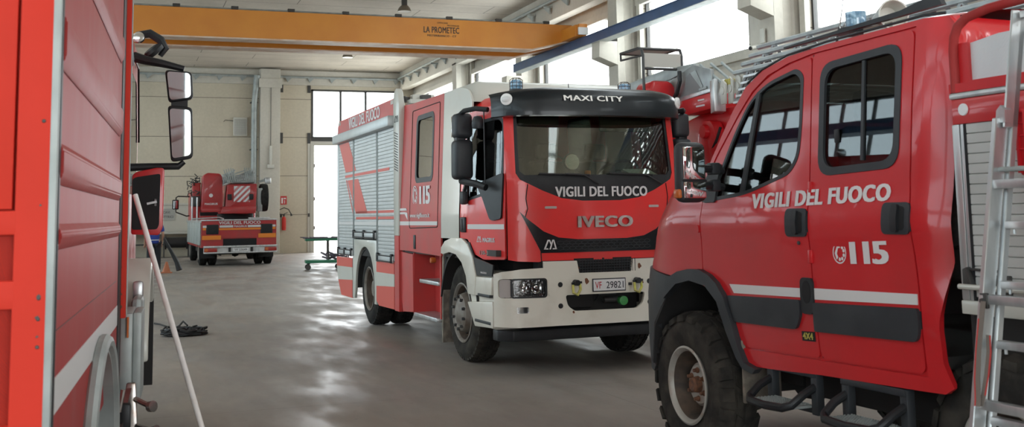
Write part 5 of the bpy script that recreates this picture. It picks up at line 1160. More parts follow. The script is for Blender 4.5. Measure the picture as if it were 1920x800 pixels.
# equipment body behind the cab
BY0, BY1 = -2.36, -5.3
b = B(); b.box(.04, DW-.04, BY1, BY0, 1.10, 2.02); b.build('body_core', 'deep_red_paint', TR)
for s in (0, 1):
    fx = (lambda x: x) if s == 0 else (lambda x: DW-x)
    b = B(); b.box(*sorted((fx(-.01), fx(.05))), BY1, BY0, 1.085, 1.145, 0, .006); b.build('body_sill', 'white_paint', TR)
    b = B(); b.box(*sorted((fx(-.012), fx(.05))), BY1, BY0, 2.02, 2.05, 0, .01); b.box(*sorted((fx(-.006), fx(.05))), BY1, BY0, 2.05, 2.09, 1); b.build('top_rail', ['aluminium', 'deep_red_paint'], TR)
    b = B(); b.box(*sorted((fx(-.008), fx(.04))), BY1, -2.372, 1.91, 2.02, 0, .004); q = b.build('name_band', 'side_red_paint' if 0 else 'deep_red_paint', TR)
    for y0 in (-2.375, -3.72, -3.80, -5.25):
        b = B(); b.box(*sorted((fx(-.006), fx(.04))), y0-.03, y0+.012, 1.145, 1.91, 0, .005); b.box(*sorted((fx(-.004), fx(.03))), y0-.052, y0-.034, 1.145, 1.91, 0, .004); b.build('shutter_post', 'aluminium', TR)
        b = B(); b.box(*sorted((fx(-.003), fx(.03))), y0-.066, y0-.052, 1.145, 1.91); b.build('post_seal', 'dark_void', TR)
    for y0, y1 in ((-2.44, -3.68), (-3.86, -5.2)):
        b = B(); n = 17
        for k in range(n): z = 1.16+.75*k/n; z2 = 1.16+.75*(k+1)/n; b.prism([(fx(.01), z), (fx(.002), z+.0015), (fx(.0), z+.004), (fx(.0), z2-.004), (fx(.002), z2-.0015), (fx(.01), z2)], 'y', y1, y0)
        sh = b.build('roller_shutter', 'shutter_white', TR, 20)
        b = B(); b.tube([(fx(-.035), y0+.06, 1.205), (fx(-.035), y0-.10, 1.205), (fx(-.035), y1, 1.205)], .012, 8); b.build('handle_bar', 'white_paint', sh)
        b = B(); b.prism([(y0+.045, 1.19), (y0-.01, 1.20), (y0+.02, 1.29), (y0+.045, 1.28)], 'x', fx(-.03), fx(.0), 0, .004); b.tube([(fx(-.01), y0+.04, 1.28), (fx(-.01), y0-.16, 1.275)], .006, 6); b.box(*sorted((fx(-.02), fx(.0))), y0-.2, y0-.06, 1.17, 1.26, 0, .004); b.build('latch', 'dark_metal', sh)
    b = B(); b.lathe([(0, -.004), (.026, -.004), (.028, .003), (0, .003)], (fx(-.009), -2.44, 1.972), 'x', 24, 0, 1 if s == 0 else -1); b.build('round_reflector', 'plate_white', TR)
    b = B(); b.prism([(-2.45, 2.10), (-2.45, 2.265), (-2.62, 2.285), (-4.9, 2.285), (-4.9, 2.09)], 'x', fx(.035), fx(.04)); b.build('chequer_panel', 'chequer', TR)
    b = B(); b.tube([(fx(.01), -2.385, 2.05), (fx(.01), -2.385, 2.24), (fx(.01), -2.395, 2.30), (fx(.01), -2.42, 2.345), (fx(.01), -2.47, 2.375), (fx(.01), -2.6, 2.395), (fx(.01), -3.4, 2.42), (fx(.01), -5.1, 2.42)], .021, 12); b.build('guard_tube', 'side_red_paint', TR)
    b = B(); b.box(*sorted((fx(.02), fx(.06))), -5.1, -2.40, 2.08, 2.10); b.box(*sorted((fx(.02), fx(.06))), -2.46, -2.38, 2.1, 2.27); b.build('guard_board', 'deep_red_paint', TR)
b = B()
for x in (.55, 1.35): b.box(x, x+.08, -5.2, .7, .60, .78)
b.box(.4, DW-.4, -.07, .07, .38, .52); b.box(.4, DW-.4, -2.50, -2.34, .36, .52); b.lathe([(0, -.16), (.14, -.1), (.16, 0), (.14, .1), (0, .16)], (1.0, 0, .45), 'x', 16); b.lathe([(0, -.16), (.14, -.1), (.16, 0), (.14, .1), (0, .16)], (1.0, -2.42, .45), 'x', 16)
b.box(.45, DW-.45, -1.9, -.6, .45, .70, 0, .04); b.box(.35, .9, -3.6, -3.0, .5, .9, 0, .03); b.box(.1, .5, -2.32, -2.30, .8, 1.08); b.lathe([(0, 0), (.09, 0), (.09, .5), (0, .5)], (.25, -3.1, .85), 'y', 16)
b.build('chassis', 'undercoat', TR)
b = B(); b.tube([(.3, -3.0, .95), (.25, -3.1, .8), (.4, -3.3, .7), (.3, -3.5, .9)], .02, 8); b.tube([(.2, -2.95, .9), (.28, -3.2, .85), (.2, -3.45, .8)], .015, 8); b.build('hydraulic_hoses', 'steel_dark', TR)
make_wheel(TR, .012, 0, .457, .457, .27, .228, 1, 'offroad', 'dusty_rubber', 'rim_pale', steer=-.03, n=56)
make_wheel(TR, DW-.012, 0, .457, .457, .27, .228, -1, 'offroad', 'dusty_rubber', 'rim_pale', n=40)
make_wheel(TR, .12, -2.42, .457, .457, .27, .228, 1, 'offroad', 'dusty_rubber', 'rim_pale', n=56)
make_wheel(TR, DW-.12, -2.42, .457, .457, .27, .228, -1, 'offroad', 'dusty_rubber', 'rim_pale', n=40)

# ------------------------------------------------------------------ aluminium ladder leaning on the 4x4's body
def LP(z, y, o=0): return (-.08-(2.05-z)*.186-o, y, z)
def LO(z): return -.0*z
t = thing('aluminium_ladder', 'two-section aluminium ladder leaning against the shutters of the 4x4 truck at the right edge', 'ladder', (3.39530539, 6.18509305, 0), .037)
def stile(y0, y1, z0, z1, o, d, nm, mat='aluminium'):
    b = B(); c = []
    for z in (z0, z1):
        p = LP(z, 0, o)[0]
        c.append([b.bm.verts.new((p-d, y0, z)), b.bm.verts.new((p-d, y1, z)), b.bm.verts.new((p, y1, z)), b.bm.verts.new((p, y0, z))])
    for k in range(4): b.bm.faces.new((c[0][k], c[0][(k+1) % 4], c[1][(k+1) % 4], c[1][k]))
    b.bm.faces.new(c[0][::-1]); b.bm.faces.new(c[1]); bmesh.ops.recalc_face_normals(b.bm, faces=b.bm.faces[:])
    bmesh.ops.bevel(b.bm, geom=b.bm.edges[:], offset=.003, segments=1, affect='EDGES'); return b.build(nm, mat, t)
YL, YR = -2.785, -3.22
for ya, sg in ((YL, -1), (YR, 1)):
    stile(ya-.024, ya, .0, 1.90, .035, .065, 'stile')
    stile(ya+sg*.03-.012+(.045 if sg < 0 else -.045)*0, ya+sg*.03+.012, .35, 2.34, .0, .03, 'inner_stile'); stile(ya+.055*(1 if sg < 0 else -1)*.0+sg*.03-.012, ya+sg*.03-.002, 1.86, 2.34, -.0, .075, 'inner_stile_web')
b = B(); b.prism([(YL, 1.88), (YL-.008, 1.93), (YL-.03, 1.95), (YL-.05, 1.93), (YL-.05, 1.88)], 'x', -.19, -.15); b.build('stile_cap', 'aluminium', t)
for z, typ in ((1.635, 0), (1.19, 0), (.80, 0), (.42, 0)):
    b = B(); p = LP(z, 0, .045); b.box(p[0]-.045, p[0]-.005, YR+.02, YL-.005, z-.018, z+.018, 0, .003); b.build('rung', 'aluminium', t)
b = B(); p = LP(1.693, 0, .06); b.tube([(p[0], YL-.0, 1.693), (p[0], YR, 1.693)], .010, 10); b.build('round_rung', 'galvanised', t)
for z in (2.32, 1.475, 1.245, 1.02, .74, .5):
    b = B(); p = LP(z, 0); b.box(p[0]-.045, p[0]-.005, YR+.05, YL-.05, z-.015, z+.015, 0, .003); b.build('rung', 'aluminium', t)
    q = B(); q.tube([(p[0]-.02, YL-.075, z-.01), (p[0]-.02, YL-.075, z-.035)], .006, 6); q.build('rung_stay', 'aluminium', t)
for z in (1.185, .6):
    b = B(); p = LP(z, 0, .09); b.box(p[0]-.006, p[0]+.01, YL-.04, YL-.004, z-.03, z+.03, 0, .004); b.lathe([(0, -.012), (.010, -.01), (.012, 0)], (p[0]-.006, YL-.022, z), 'x', 10); b.build('hook_bracket', 'dark_metal', t)
t2 = thing('webbing_strap', 'grey and red webbing strap dangling from the aluminium ladder', 'strap', (3.39530539, 6.18509305, 0), .037)
b = B()
def ribbon(pts, w, nm, mat, dx_=0.):
    b = B()
    for e in (0, .003):
        pass
    V = []
    for z, y, o in pts:
        x = LP(z, 0, .112+o+dx_)[0]; V.append([b.bm.verts.new((x+e, y+k*w/2, z)) for e, k in ((0, -1), (0, 1), (.003, 1), (.003, -1))])
    for p, q in zip(V, V[1:]):
        for k in range(4): b.bm.faces.new((p[k], p[(k+1) % 4], q[(k+1) % 4], q[k]))
    b.bm.faces.new(V[0][::-1]); b.bm.faces.new(V[-1]); bmesh.ops.recalc_face_normals(b.bm, faces=b.bm.faces[:])
    return b.build(nm, mat, t2)
b.bm.free()
pp = [(1.185, -2.822, .0), (1.12, -2.826, .006), (1.0, -2.830, .012), (.90, -2.832, .010), (.82, -2.840, .006), (.80, -2.846, .012)]
ribbon(pp, .024, 'strap', 'webbing_grey')
ribbon([(z, y+.012, o) for z, y, o in pp[1:]], .005, 'red_edge', 'webbing_red', .002)
ribbon([(1.06, -2.85, .0), (1.0, -2.862, .004), (.92, -2.862, .006), (.84, -2.852, .004), (.80, -2.846, .008)], .022, 'strap_tail', 'webbing_grey', -.01)
ribbon([(1.06, -2.86, .0), (1.0, -2.874, .004), (.92, -2.874, .006), (.84, -2.862, .004)], .005, 'red_edge', 'webbing_red', -.007)
# red ribbed plastic bin hooked on behind the ladder
t3 = thing('red_plastic_bin', 'bright red ribbed plastic bin hanging behind the ladder on the 4x4 truck', 'bin', (3.39530539, 6.18509305, 0), .037)
b = B()
b.prism([(-2.775, 1.935), (-2.80, 1.67), (-3.06, 1.67), (-3.09, 1.935)], 'x', -.09, -.02, 0, .008); b.build('bin_body', 'bright_red_plastic', t3)
b = B(); b.box(-.10, -.01, -3.11, -2.755, 1.92, 1.94, 0, .004)
for y in (-2.80, -2.84, -2.88, -2.93, -2.98, -3.03): b.prism([(y, 1.93), (y-.012, 1.93), (y-.012-.0*.5, 1.68), (y, 1.68)], 'x', -.102, -.088)
for z in (1.88, 1.83, 1.775): b.box(-.099, -.088, -3.07, -2.79, z-.003, z+.003)
b.build('ribs', 'bright_red_plastic', t3)
# ------------------------------------------------------------------ lattice ladder sections, shared by both turntable trucks
def lattice(b, x0, x1, y0, y1, z0, z1, pitch=.42, r=.018, rungs=True):
    for x in (x0, x1):
        b.tube([(x, y0, z0), (x, y1, z0)], r*1.3, 6); b.tube([(x, y0, z1), (x, y1, z1)], r*1.1, 6)
        n = max(1, int(abs(y1-y0)/pitch)); d = (y1-y0)/n
        for k in range(n):
            b.tube([(x, y0+d*k, z0), (x, y0+d*(k+.5), z1)], r*.8, 5); b.tube([(x, y0+d*(k+.5), z1), (x, y0+d*(k+1), z0)], r*.8, 5)
    if rungs:
        n = int(abs(y1-y0)/.32)
        for k in range(n+1): y = y0+(y1-y0)*k/n; b.tube([(x0, y, z0), (x1, y, z0)], r*.8, 5)

# ------------------------------------------------------------------ distant turntable ladder truck, seen from behind
FT = thing('ladder_truck', 'red turntable ladder truck parked far back at the end wall, seen from behind', 'ladder truck', (2.63, 37.4, 0))
b = B(); b.box(0, .70, 0, .04, .63, .95); b.box(1.80, 2.45, 0, .04, .63, .95); b.box(0, 2.45, -.002, .04, .93, 1.53); rp_ = b.build('rear_panel', 'far_red_paint', FT)
b = B(); b.box(.70, 1.80, .02, .2, .63, .90); b.build('rear_opening', 'dark_void', FT)
b = B(); b.box(-.02, 2.47, -.03, .03, 1.50, 1.55, 0, .01); b.build('deck_edge', 'aluminium', FT)
b = B(); b.box(.0, 2.45, .04, 7.4, .62, 1.52); b.build('body', 'far_red_paint', FT)
for k in range(5):
    b = B(); b.box(-.04, .0, .15+k*1.4, 1.45+k*1.4, .70, 1.46, 0, .01); b.build('side_shutter', 'galvanised', FT)
b = B(); b.box(-.05, .02, .0, 7.4, 1.46, 1.54); b.build('side_rail', 'aluminium', FT)
for x0, x1 in ((.04, .16), (.58, 1.02), (1.50, 1.94), (2.32, 2.42)): b = B(); b.box(x0, x1, -.026, -.02, 1.28, 1.35); b.build('white_band', 'reflective_white', FT)
b = B(); b.box(.04, .14, -.026, -.02, 1.20, 1.27); b.box(.56, 1.94, -.026, -.02, 1.195, 1.255); b.box(2.32, 2.42, -.026, -.02, 1.2, 1.27); b.box(.02, .63, -.028, -.022, .88, 1.02); b.box(1.85, 2.43, -.028, -.022, .92, 1.06)
b.build('orange_band', 'hazard_orange', FT)
for x in (.15, 1.92):
    b = B(); b.box(x, x+.40, -.03, .0, 1.06, 1.38, 0, .02); q = b.build('rear_light', 'black_plastic', FT)
    b = B(); b.box(x+.04, x+.36, -.034, -.028, 1.09, 1.35); b.build('lens', 'gloss_black', q)
text('VIGILI DEL FUOCO', lambda u, v, h: (.56+u*1.36, -.024-h, 1.385+v*.10), 'lettering_white', FT, bold=.03)
text('MAGIRUS', lambda u, v, h: (1.05+u*.42, -.024-h, 1.285+v*.06), 'lettering_white', FT, bold=.03)
b = B(); b.box(.06, 2.46, -.22, -.10, .62, .68, 0, .006); b.box(.06, 2.46, -.22, -.10, .43, .47, 0, .006); b.box(.06, 2.46, -.16, -.12, .47, .62); bb = b.build('rear_bumper', 'aluminium', FT)
for x, w_ in ((.08, .42), (2.04, .40)): b = B(); b.box(x, x+w_, -.20, -.12, .48, .61, 0, .01); b.box(x+.02, x+.12, -.204, -.198, .50, .59, 1); b.build('tail_lamp', ['tail_red', 'amber'], bb)
b = B(); b.box(1.0, 1.52, -.19, -.17, .48, .60, 0, .004); pl_ = b.build('number_plate', 'plate_white', bb)
text('VF 23649', lambda u, v, h: (1.06+u*.40, -.191-h, .51+v*.06), 'plate_black', pl_, bold=.01)
for x in (.9, 1.62): b = B(); b.box(x-.04, x+.04, -.20, -.15, .46, .63); b.build('bumper_bracket', 'black_plastic', bb)
# console
b = B(); b.prism(rp([(0.0, 1.86), (.72, 1.86), (.70, 3.0), (.62, 3.10), (.20, 3.13), (.06, 3.02)], .06), 'y', .5, 1.3, 0, .04); cs_ = b.build('control_console', 'far_red_paint', FT)
b = B(); b.prism([(.04, 1.80), (.78, 1.80), (.74, 1.92), (.0, 1.92)], 'y', .45, 1.35, 0, .01); b.build('console_foot', 'far_red_paint', cs_)
b = B(); b.lathe([(0, -.01), (.06, -.008), (.065, 0), (0, 0)], (.33, .5, 2.36), 'y', 20); b.build('round_emblem', 'lettering_white', cs_)
text('MAGIRUS', lambda u, v, h: (.13+u*.42, .497-h, 2.04+v*.07), 'lettering_white', cs_, bold=.03)
b = B()
for k in range(26):
    x, y, z = random.uniform(-.32, -.02), random.uniform(.5, 1.2), random.uniform(2.35, 2.95); a = random.uniform(0, PI)
    b.tube([(x, y, z), (x+.12*math.cos(a), y, z+.12*math.sin(a)), (x+.15*math.cos(a+1), y+.1, z+.16*math.sin(a+1))], .018, 5)
b.box(-.3, -.02, .6, 1.1, 2.0, 2.35, 0, .03); b.build('valve_gear', 'steel_dark', FT)
b = B(); b.box(-.26, .0, .7, 1.2, 1.55, 2.8, 0, .03); b.build('side_box', 'far_red_paint', FT)
b = B()
for x in (-.28, -.12): b.tube([(x, .4, 1.53), (x, .4, 2.3)], .025, 6)
b.tube([(-.3, .35, 1.58), (.6, .35, 1.62), (.75, .4, 1.56)], .025, 6); b.build('hand_rail', 'aluminium', FT)
# turret
b = B(); b.prism(rp([(.80, 1.95), (.86, 2.73), (1.86, 2.75), (1.82, 1.80), (1.55, 1.72), (.72, 1.76)], .05), 'y', .5, 2.6, 0, .03); tu = b.build('turret', 'far_red_paint', FT)
b = B(); b.prism([(.62, 1.74), (1.80, 1.74), (1.83, 1.98), (.72, 1.98)], 'y', .35, .6, 0, .02); b.build('turret_apron', 'far_red_paint', tu)
b = B(); b.lathe([(0, 0), (.62, 0), (.62, .2), (0, .2)], (1.25, 1.6, 1.54), 'z', 32); b.build('turntable', 'undercoat', tu)
b = B(); b.box(1.08, 1.62, .47, .49, 2.13, 2.67); hz = b.build('hazard_board', 'plate_white', tu)
b = B()
for k in range(-1, 5):
    p = [(1.08+k*.2-.2, 2.13), (1.08+k*.2-.1, 2.13), (1.08+k*.2+.44, 2.67), (1.08+k*.2+.34, 2.67)]
    q = []
    for x, z in p: q.append((x, z))
    # clip to the board
    def clip(poly, f, keep):
        o = []
        for i in range(len(poly)):
            a, c = poly[i-1], poly[i]; ka, kc = keep(a), keep(c)
            if ka != kc: t_ = f(a, c); o.append((a[0]+(c[0]-a[0])*t_, a[1]+(c[1]-a[1])*t_))
            if kc: o.append(c)
        return o
    q = clip(q, lambda a, c: (1.08-a[0])/(c[0]-a[0]), lambda p: p[0] >= 1.08-1e-9); q = clip(q, lambda a, c: (1.62-a[0])/(c[0]-a[0]), lambda p: p[0] <= 1.62+1e-9) if q else q
    if len(q) > 2: b.prism(q, 'y', .465, .469)
b.build('red_stripes', 'tail_red', hz)
for x in (.94, 1.66): b = B(); b.box(x-.07, x+.07, .42, .5, 2.2, 2.4, 0, .02); b.build('turret_lamp', 'black_plastic', tu)
b = B()
for j, (x0, x1, z0) in enumerate(((.86, 1.80, 2.80), (.90, 1.76, 2.95), (.94, 1.72, 3.08))):
    pass
for k in range(3): lattice(b, 1.02+k*.05, 1.75-k*.03, .3+k*.22, 6.8, 2.80+k*.05, 3.12+k*.05, .6, .026, k == 0)
b.build('ladder_set', 'ladder_grey', FT)
b = B()
for k in range(5):
    b.bar((.86+k*.06, .28, 2.8), (.72+k*.075, .28, 3.28-abs(k-3)*.02), .03, .03); b.bar((1.48+k*.05, .28, 2.8), (1.40+k*.075, .28, 3.28), .03, .03)
    b.bar((.7, .3, 2.86+k*.05), (1.8, .3, 2.80+k*.05), .025, .02)
b.bar((.84, .3, 3.0), (1.45, .3, 3.2), .04, .04); b.build('ladder_ends', 'galvanised', FT)
b = B(); b.lathe([(.40, -.02), (.47, 0), (.48, .06), (.48, .18), (.46, .24), (.38, .25), (.30, .22), (.26, .18), (0, .18)], (2.02, 1.0, 2.28), 'x', 32, 0, 1); sp = b.build('spare_wheel', 'tyre_rubber', FT)
b = B(); b.lathe([(.27, -.0), (.26, .04), (.18, .06), (.0, .06)], (2.0, 1.0, 2.28), 'x', 24); b.build('rim', 'rim_pale', sp)
b = B(); b.box(1.88, 2.05, .6, .8, 1.8, 2.6, 0, .01); b.bar((1.9, .5, 2.8), (2.2, .5, 2.9), .12, .08); b.build('wheel_carrier', 'galvanised', FT)
b = B(); b.box(2.1, 2.3, .3, .5, 2.75, 2.95, 0, .02); b.build('work_lamp', 'aluminium', FT)
b = B(); b.box(1.55, 2.25, .1, .4, 1.55, 1.60, 0, .01); b.build('folded_plate', 'aluminium', FT)
b = B(); b.box(.0, 2.40, 5.6, 7.4, .9, 2.62, 0, .06); cb_ = b.build('cab', 'far_red_paint', FT)
b = B(); b.box(.3, 2.1, 5.58, 5.6, 1.7, 2.4); b.build('cab_rear_window', 'gloss_black', cb_)
b = B(); b.tube([(.05, 6.6, 2.45), (-.42, 6.6, 2.47), (-.50, 6.6, 2.42), (-.51, 6.6, 2.1), (-.50, 6.6, 1.86), (-.1, 6.6, 1.70), (.05, 6.6, 1.72)], .025, 8); b.build('mirror_arm', 'cable_black', FT)
b = B(); b.box(-.64, -.40, 6.5, 6.62, 1.96, 2.34, 0, .03); q = b.build('mirror', 'black_plastic', FT); b = B(); b.box(-.60, -.44, 6.49, 6.5, 2.0, 2.3); b.build('mirror_glass', 'mirror', q)
b = B(); b.box(.2, 2.25, .1, 7.2, .38, .62, 0, .02); b.lathe([(0, -.14), (.2, -.1), (.24, 0), (.2, .1), (0, .14)], (1.22, 1.25, .5), 'x', 18); b.box(.4, 2.05, 1.15, 1.35, .42, .58); b.build('chassis', 'undercoat', FT)
for x, sd, y in ((.0, 1, 1.25), (.31, 1, 1.25), (2.45, -1, 1.25), (2.14, -1, 1.25), (.02, 1, 6.2), (2.43, -1, 6.2)): make_wheel(FT, x, y, .49, .49, .27, .29, sd, 'rear', n=28)
for x in (.0, 1.95): b = B(); b.box(x, x+.5, .72, .74, .25, .75); b.build('mud_flap', 'undercoat', FT)

# ------------------------------------------------------------------ nearer turntable ladder truck standing between the middle engine and the windows
NT = thing('ladder_truck', 'red turntable ladder truck behind the 4x4, between the middle engine and the window wall', 'ladder truck', (6.8, 8.0, 0))
b = B(); b.box(-.1, 2.4, -4.6, 5.6, .75, 1.55, 0, .02); b.build('body', 'deep_red_paint', NT)
for k in range(6): b = B(); b.box(-.13, -.1, -1.9+k*1.22, -.75+k*1.22, .8, 1.48, 0, .01); b.build('side_shutter', 'shutter_silver', NT)
b = B(); b.box(-.0, 2.3, -4.7, -2.3, .9, 2.70, 0, .12); cb_ = b.build('cab', 'deep_red_paint', NT)
b = B(); b.box(-.01, .02, -4.3, -3.4, 1.75, 2.4, 0, .01); b.box(-.01, .02, -3.2, -2.6, 1.75, 2.4, 0, .01); b.box(.15, 2.15, -4.72, -4.68, 1.7, 2.5, 0, .01); b.build('cab_window', 'gloss_black', cb_)
b = B(); b.box(.1, 2.2, -4.4, 5.3, .45, .75); b.build('chassis', 'undercoat', NT)
for x, sd, y in ((-.05, 1, 4.0), (2.35, -1, 4.0), (-.05, 1, -3.2), (2.35, -1, -3.2)): make_wheel(NT, x, y, .5, .5, .29, .30, sd, 'rear', n=32)
# turntable, arms and lifting frame
b = B(); b.lathe([(0, 0), (.9, 0), (.9, .3), (.7, .36), (0, .36)], (1.15, 4.2, 1.55), 'z', 36); tn = b.build('turntable', 'undercoat', NT)
b = B(); b.prism(rp([(3.1, 1.85), (2.4, 2.05), (2.30, 2.74), (2.6, 2.80), (3.9, 2.80), (4.5, 2.7), (4.7, 1.9)], .08), 'x', .15, 1.9, 0, .03); b.build('turret', 'deep_red_paint', NT)
b = B(); b.prism(rp([(3.15, 1.5), (3.35, 1.5), (3.75, 2.0), (3.85, 2.45), (3.72, 2.66), (3.50, 2.66), (3.38, 2.45), (3.3, 2.0)], .09), 'x', -.02, .14, 0, .03); b.lathe([(0, -.05), (.08, -.05), (.09, 0), (.09, .1)], (-.02, 3.62, 2.52), 'x', 20, 0, 1); b.build('lifting_arm', 'deep_red_paint', NT)
b = B(); b.tube([(-.0, 3.3, 2.55), (-.03, 3.35, 2.4), (.0, 3.5, 2.3)], .02, 6); b.tube([(-.0, 2.9, 2.70), (-.02, 2.8, 2.5), (.0, 2.7, 2.45)], .02, 6); b.build('hoses', 'cable_black', NT)
b = B(); b.box(.05, .16, 2.2, 3.1, 1.65, 2.1); b.build('gear_recess', 'dark_void', NT)
b = B(); b.prism([(4.40, 2.78), (4.40, 2.94), (3.42, 2.98), (3.42, 2.78), (4.0, 2.76)], 'x', -.06, .4, 0, .015); sb = b.build('ladder_base_beam', 'deep_red_paint', NT)
b = B(); b.box(-.07, -.06, 3.55, 3.75, 2.83, 2.85); b.box(-.07, -.06, 3.55, 3.70, 2.90, 2.92); b.build('label_plate', 'lettering_white', sb)
# grey guard panels of the ladder base
b = B(); b.prism([(4.42, 2.95), (4.46, 3.24), (3.86, 3.38), (3.44, 3.27), (3.40, 2.98)], 'x', -.03, .02, 0, .006); gp_ = b.build('guard_panel', 'ladder_grey', NT)
b = B(); b.prism([(4.10, 3.0), (4.02, 3.24), (3.94, 3.28), (3.66, 3.12), (3.62, 3.04)], 'x', -.036, -.03, 0); b.prism([(3.92, 3.28), (3.78, 3.30), (3.62, 3.08), (3.66, 3.06)], 'x', -.04, -.034, 1); b.build('mesh_inset', ['perforated', 'galvanised'], gp_)
b = B(); b.prism([(3.52, 3.04), (3.52, 3.07), (3.70, 3.06), (3.70, 3.03)], 'x', -.05, -.03); b.build('grab_slot', 'galvanised', gp_)
b = B(); b.prism([(4.46, 2.93), (3.38, 2.99), (3.38, 3.04), (4.46, 2.99)], 'x', -.05, -.02, 0, .004); b.prism([(3.42, 2.72), (3.32, 2.74), (3.32, 3.14), (3.42, 3.12)], 'x', -.06, .10, 0, .01); b.build('edge_trim', 'aluminium', gp_)
b = B(); b.prism([(3.86, 3.36), (4.5, 3.27), (9.0, 3.12), (9.0, 3.2), (4.6, 3.42), (3.86, 3.40)], 'x', -.02, .06, 0, .006); b.prism([(4.4, 3.0), (9.0, 2.95), (9.0, 3.14), (4.4, 3.28)], 'x', .0, .04); b.build('cover_beam', 'galvanised', NT)
b = B(); b.tube([(-.08, 4.32, 2.98), (-.09, 4.18, 3.06), (-.09, 4.10, 3.2), (-.08, 4.12, 3.33)], .028, 8); b.build('protective_hose', 'cable_black', NT)
b = B()
for k in range(3): b.tube([(-.0+k*.08, 3.72-k*.12, 3.36), (.02+k*.08, 3.2-k*.1, 3.05)], .02, 6)
b.build('brace', 'galvanised', NT)
b = B()
for k in range(4):
    y = 3.28-k*.09; b.prism([(y, 2.82), (y-.10, 2.82), (y-.12, 3.06+k*.03), (y-.04, 3.12+k*.03), (y, 3.04)], 'x', .0+k*.05, .03+k*.05, 0, .004); b.lathe([(0, -.015), (.05, -.012), (.05, .02)], (.0+k*.05, y-.05, 2.98+.02*k), 'x', 14)
b.build('pulley_plate', 'white_paint', NT)
b = B(); b.box(.04, .12, 3.12, 3.26, 3.02, 3.12, 0, .01); b.build('pulley', 'yellow_lettering', NT)
for k in range(4):
    b = B(); z = 2.84+k*.07; lattice(b, .10+k*.05, 1.7-k*.05, 3.1-k*.1, -5.2, z, z+.34+.02*k, .62, .028, k == 0); b.build('ladder_section', 'ladder_grey', NT)
b = B()
for k in range(5): b.box(.0, .04, -5.0, 3.0-k*.06, 2.80+k*.07, 2.825+k*.07)
b.build('ladder_rail', 'aluminium', NT)
# operator's console and canopy
b = B(); b.prism(rp([(-.40, 1.7), (-.0, 1.7), (-.0, 3.14), (-.08, 3.24), (-.34, 3.24), (-.40, 3.14)], .07), 'y', 4.35, 4.8, 0, .05); co = b.build('control_console', 'deep_red_paint', NT)
b = B()
for x in (-.50, .06): b.tube([(x, 4.3, 3.0), (x, 4.3, 3.55), (x, 4.34, 3.64), (x, 4.42, 3.66), (x, 4.95, 3.66)], .02, 8)
b.tube([(-.50, 4.3, 3.38), (.06, 4.3, 3.38)], .018, 8); b.tube([(-.50, 4.95, 3.66), (.06, 4.95, 3.66)], .018, 8); b.tube([(-.50, 4.3, 3.55), (-.50, 4.95, 3.57), (-.50, 4.95, 3.66)], .014, 8); b.tube([(-.50, 4.34, 3.64), (.06, 4.34, 3.64)], .018, 8); b.build('canopy_frame', 'steel_dark', co)
b = B(); b.box(-.49, .05, 4.36, 4.94, 3.655, 3.665); b.box(-.49, .05, 4.295, 4.305, 3.40, 3.58); b.build('canopy_sheet', 'canopy', co)

# ------------------------------------------------------------------ left-hand truck, close to the camera, seen along its right flank
LT = thing('fire_truck', 'red truck at the left edge, its ribbed flank and rear corner nearest the camera', 'fire truck', (-.39426533, .02408006, 0), -.061)
R0 = 3.46
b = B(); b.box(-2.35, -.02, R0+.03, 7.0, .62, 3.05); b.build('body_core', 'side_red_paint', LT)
b = B(); b.box(-.100, -.006, R0, R0+.06, .55, 3.05, 0, .004); b.box(-2.35, -2.25, R0, R0+.06, .55, 3.05, 0, .004)
for z0, z1 in ((1.515, 1.586), (1.30, 1.383), (.9, .97), (2.95, 3.05), (.55, .64)): b.box(-2.3, -.09, R0, R0+.06, z0, z1, 0, .006)
rfm = b.build('rear_frame', 'rear_red_paint', LT)
b = B(); b.box(-2.28, -.101, R0+.03, R0+.05, .6, 3.0); b.box(-2.28, -.109, R0+.008, R0+.03, 1.59, 2.95, 0, .004); b.build('rear_panel', 'rear_red_paint', rfm)
b = B()
for z in (1.85, 1.33, 1.27, 1.19): b.lathe([(0, -.004), (.0045, -.003), (.006, 0)], (-.028, R0, z), 'y', 10)
b.build('rivet', 'dark_metal', rfm)
b = B()
for z, r in ((1.335, .008), (1.275, .007), (1.22, .005), (1.60, .004)): b.prism([(-.03+r*random.uniform(.5, 1.2)*math.cos(k), z+r*random.uniform(.5, 1.2)*math.sin(k)) for k in range(6)], 'y', R0-.0008, R0)
b.build('paint_chips', 'dark_metal', rfm)
b = B(); b.box(-.01, .012, R0-.002, R0+.035, .55, 3.05, 0, .004); b.build('corner_profile', 'galvanised', LT)
b = B(); b.box(-.015, .014, R0+.035, R0+.075, .55, 3.05, 0, .003); b.build('corner_seal', 'black_plastic', LT)
# flank panel with pressed ribs
def fl(y, z): return (0, y, z)
b = B(); arc = [(5.35+.78*math.cos(math.radians(a)), .42+.60*math.sin(math.radians(a))) for a in range(0, 181, 10)]
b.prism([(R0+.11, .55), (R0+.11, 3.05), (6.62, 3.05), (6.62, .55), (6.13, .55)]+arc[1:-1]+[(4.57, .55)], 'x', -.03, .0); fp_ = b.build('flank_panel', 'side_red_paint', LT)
def rib(y0, y1, z0, z1, h, tip=.35):
    b = B(); c = []
    prof = [(0, z0), (h, z0+.035), (h, z1-.03), (0, z1)]
    A = [b.bm.verts.new((x, y0, z)) for x, z in prof]; C = [b.bm.verts.new((x, y1-(tip if x > 0 else 0)*.15, z)) for x, z in prof]
    for k in range(4): b.bm.faces.new((A[k], A[(k+1) % 4], C[(k+1) % 4], C[k]))
    b.bm.faces.new(A[::-1]); b.bm.faces.new(C); bmesh.ops.recalc_face_normals(b.bm, faces=b.bm.faces[:])
    bmesh.ops.bevel(b.bm, geom=b.bm.edges[:], offset=.006, segments=2, affect='EDGES'); return b.build('pressed_rib', 'side_red_paint', fp_)
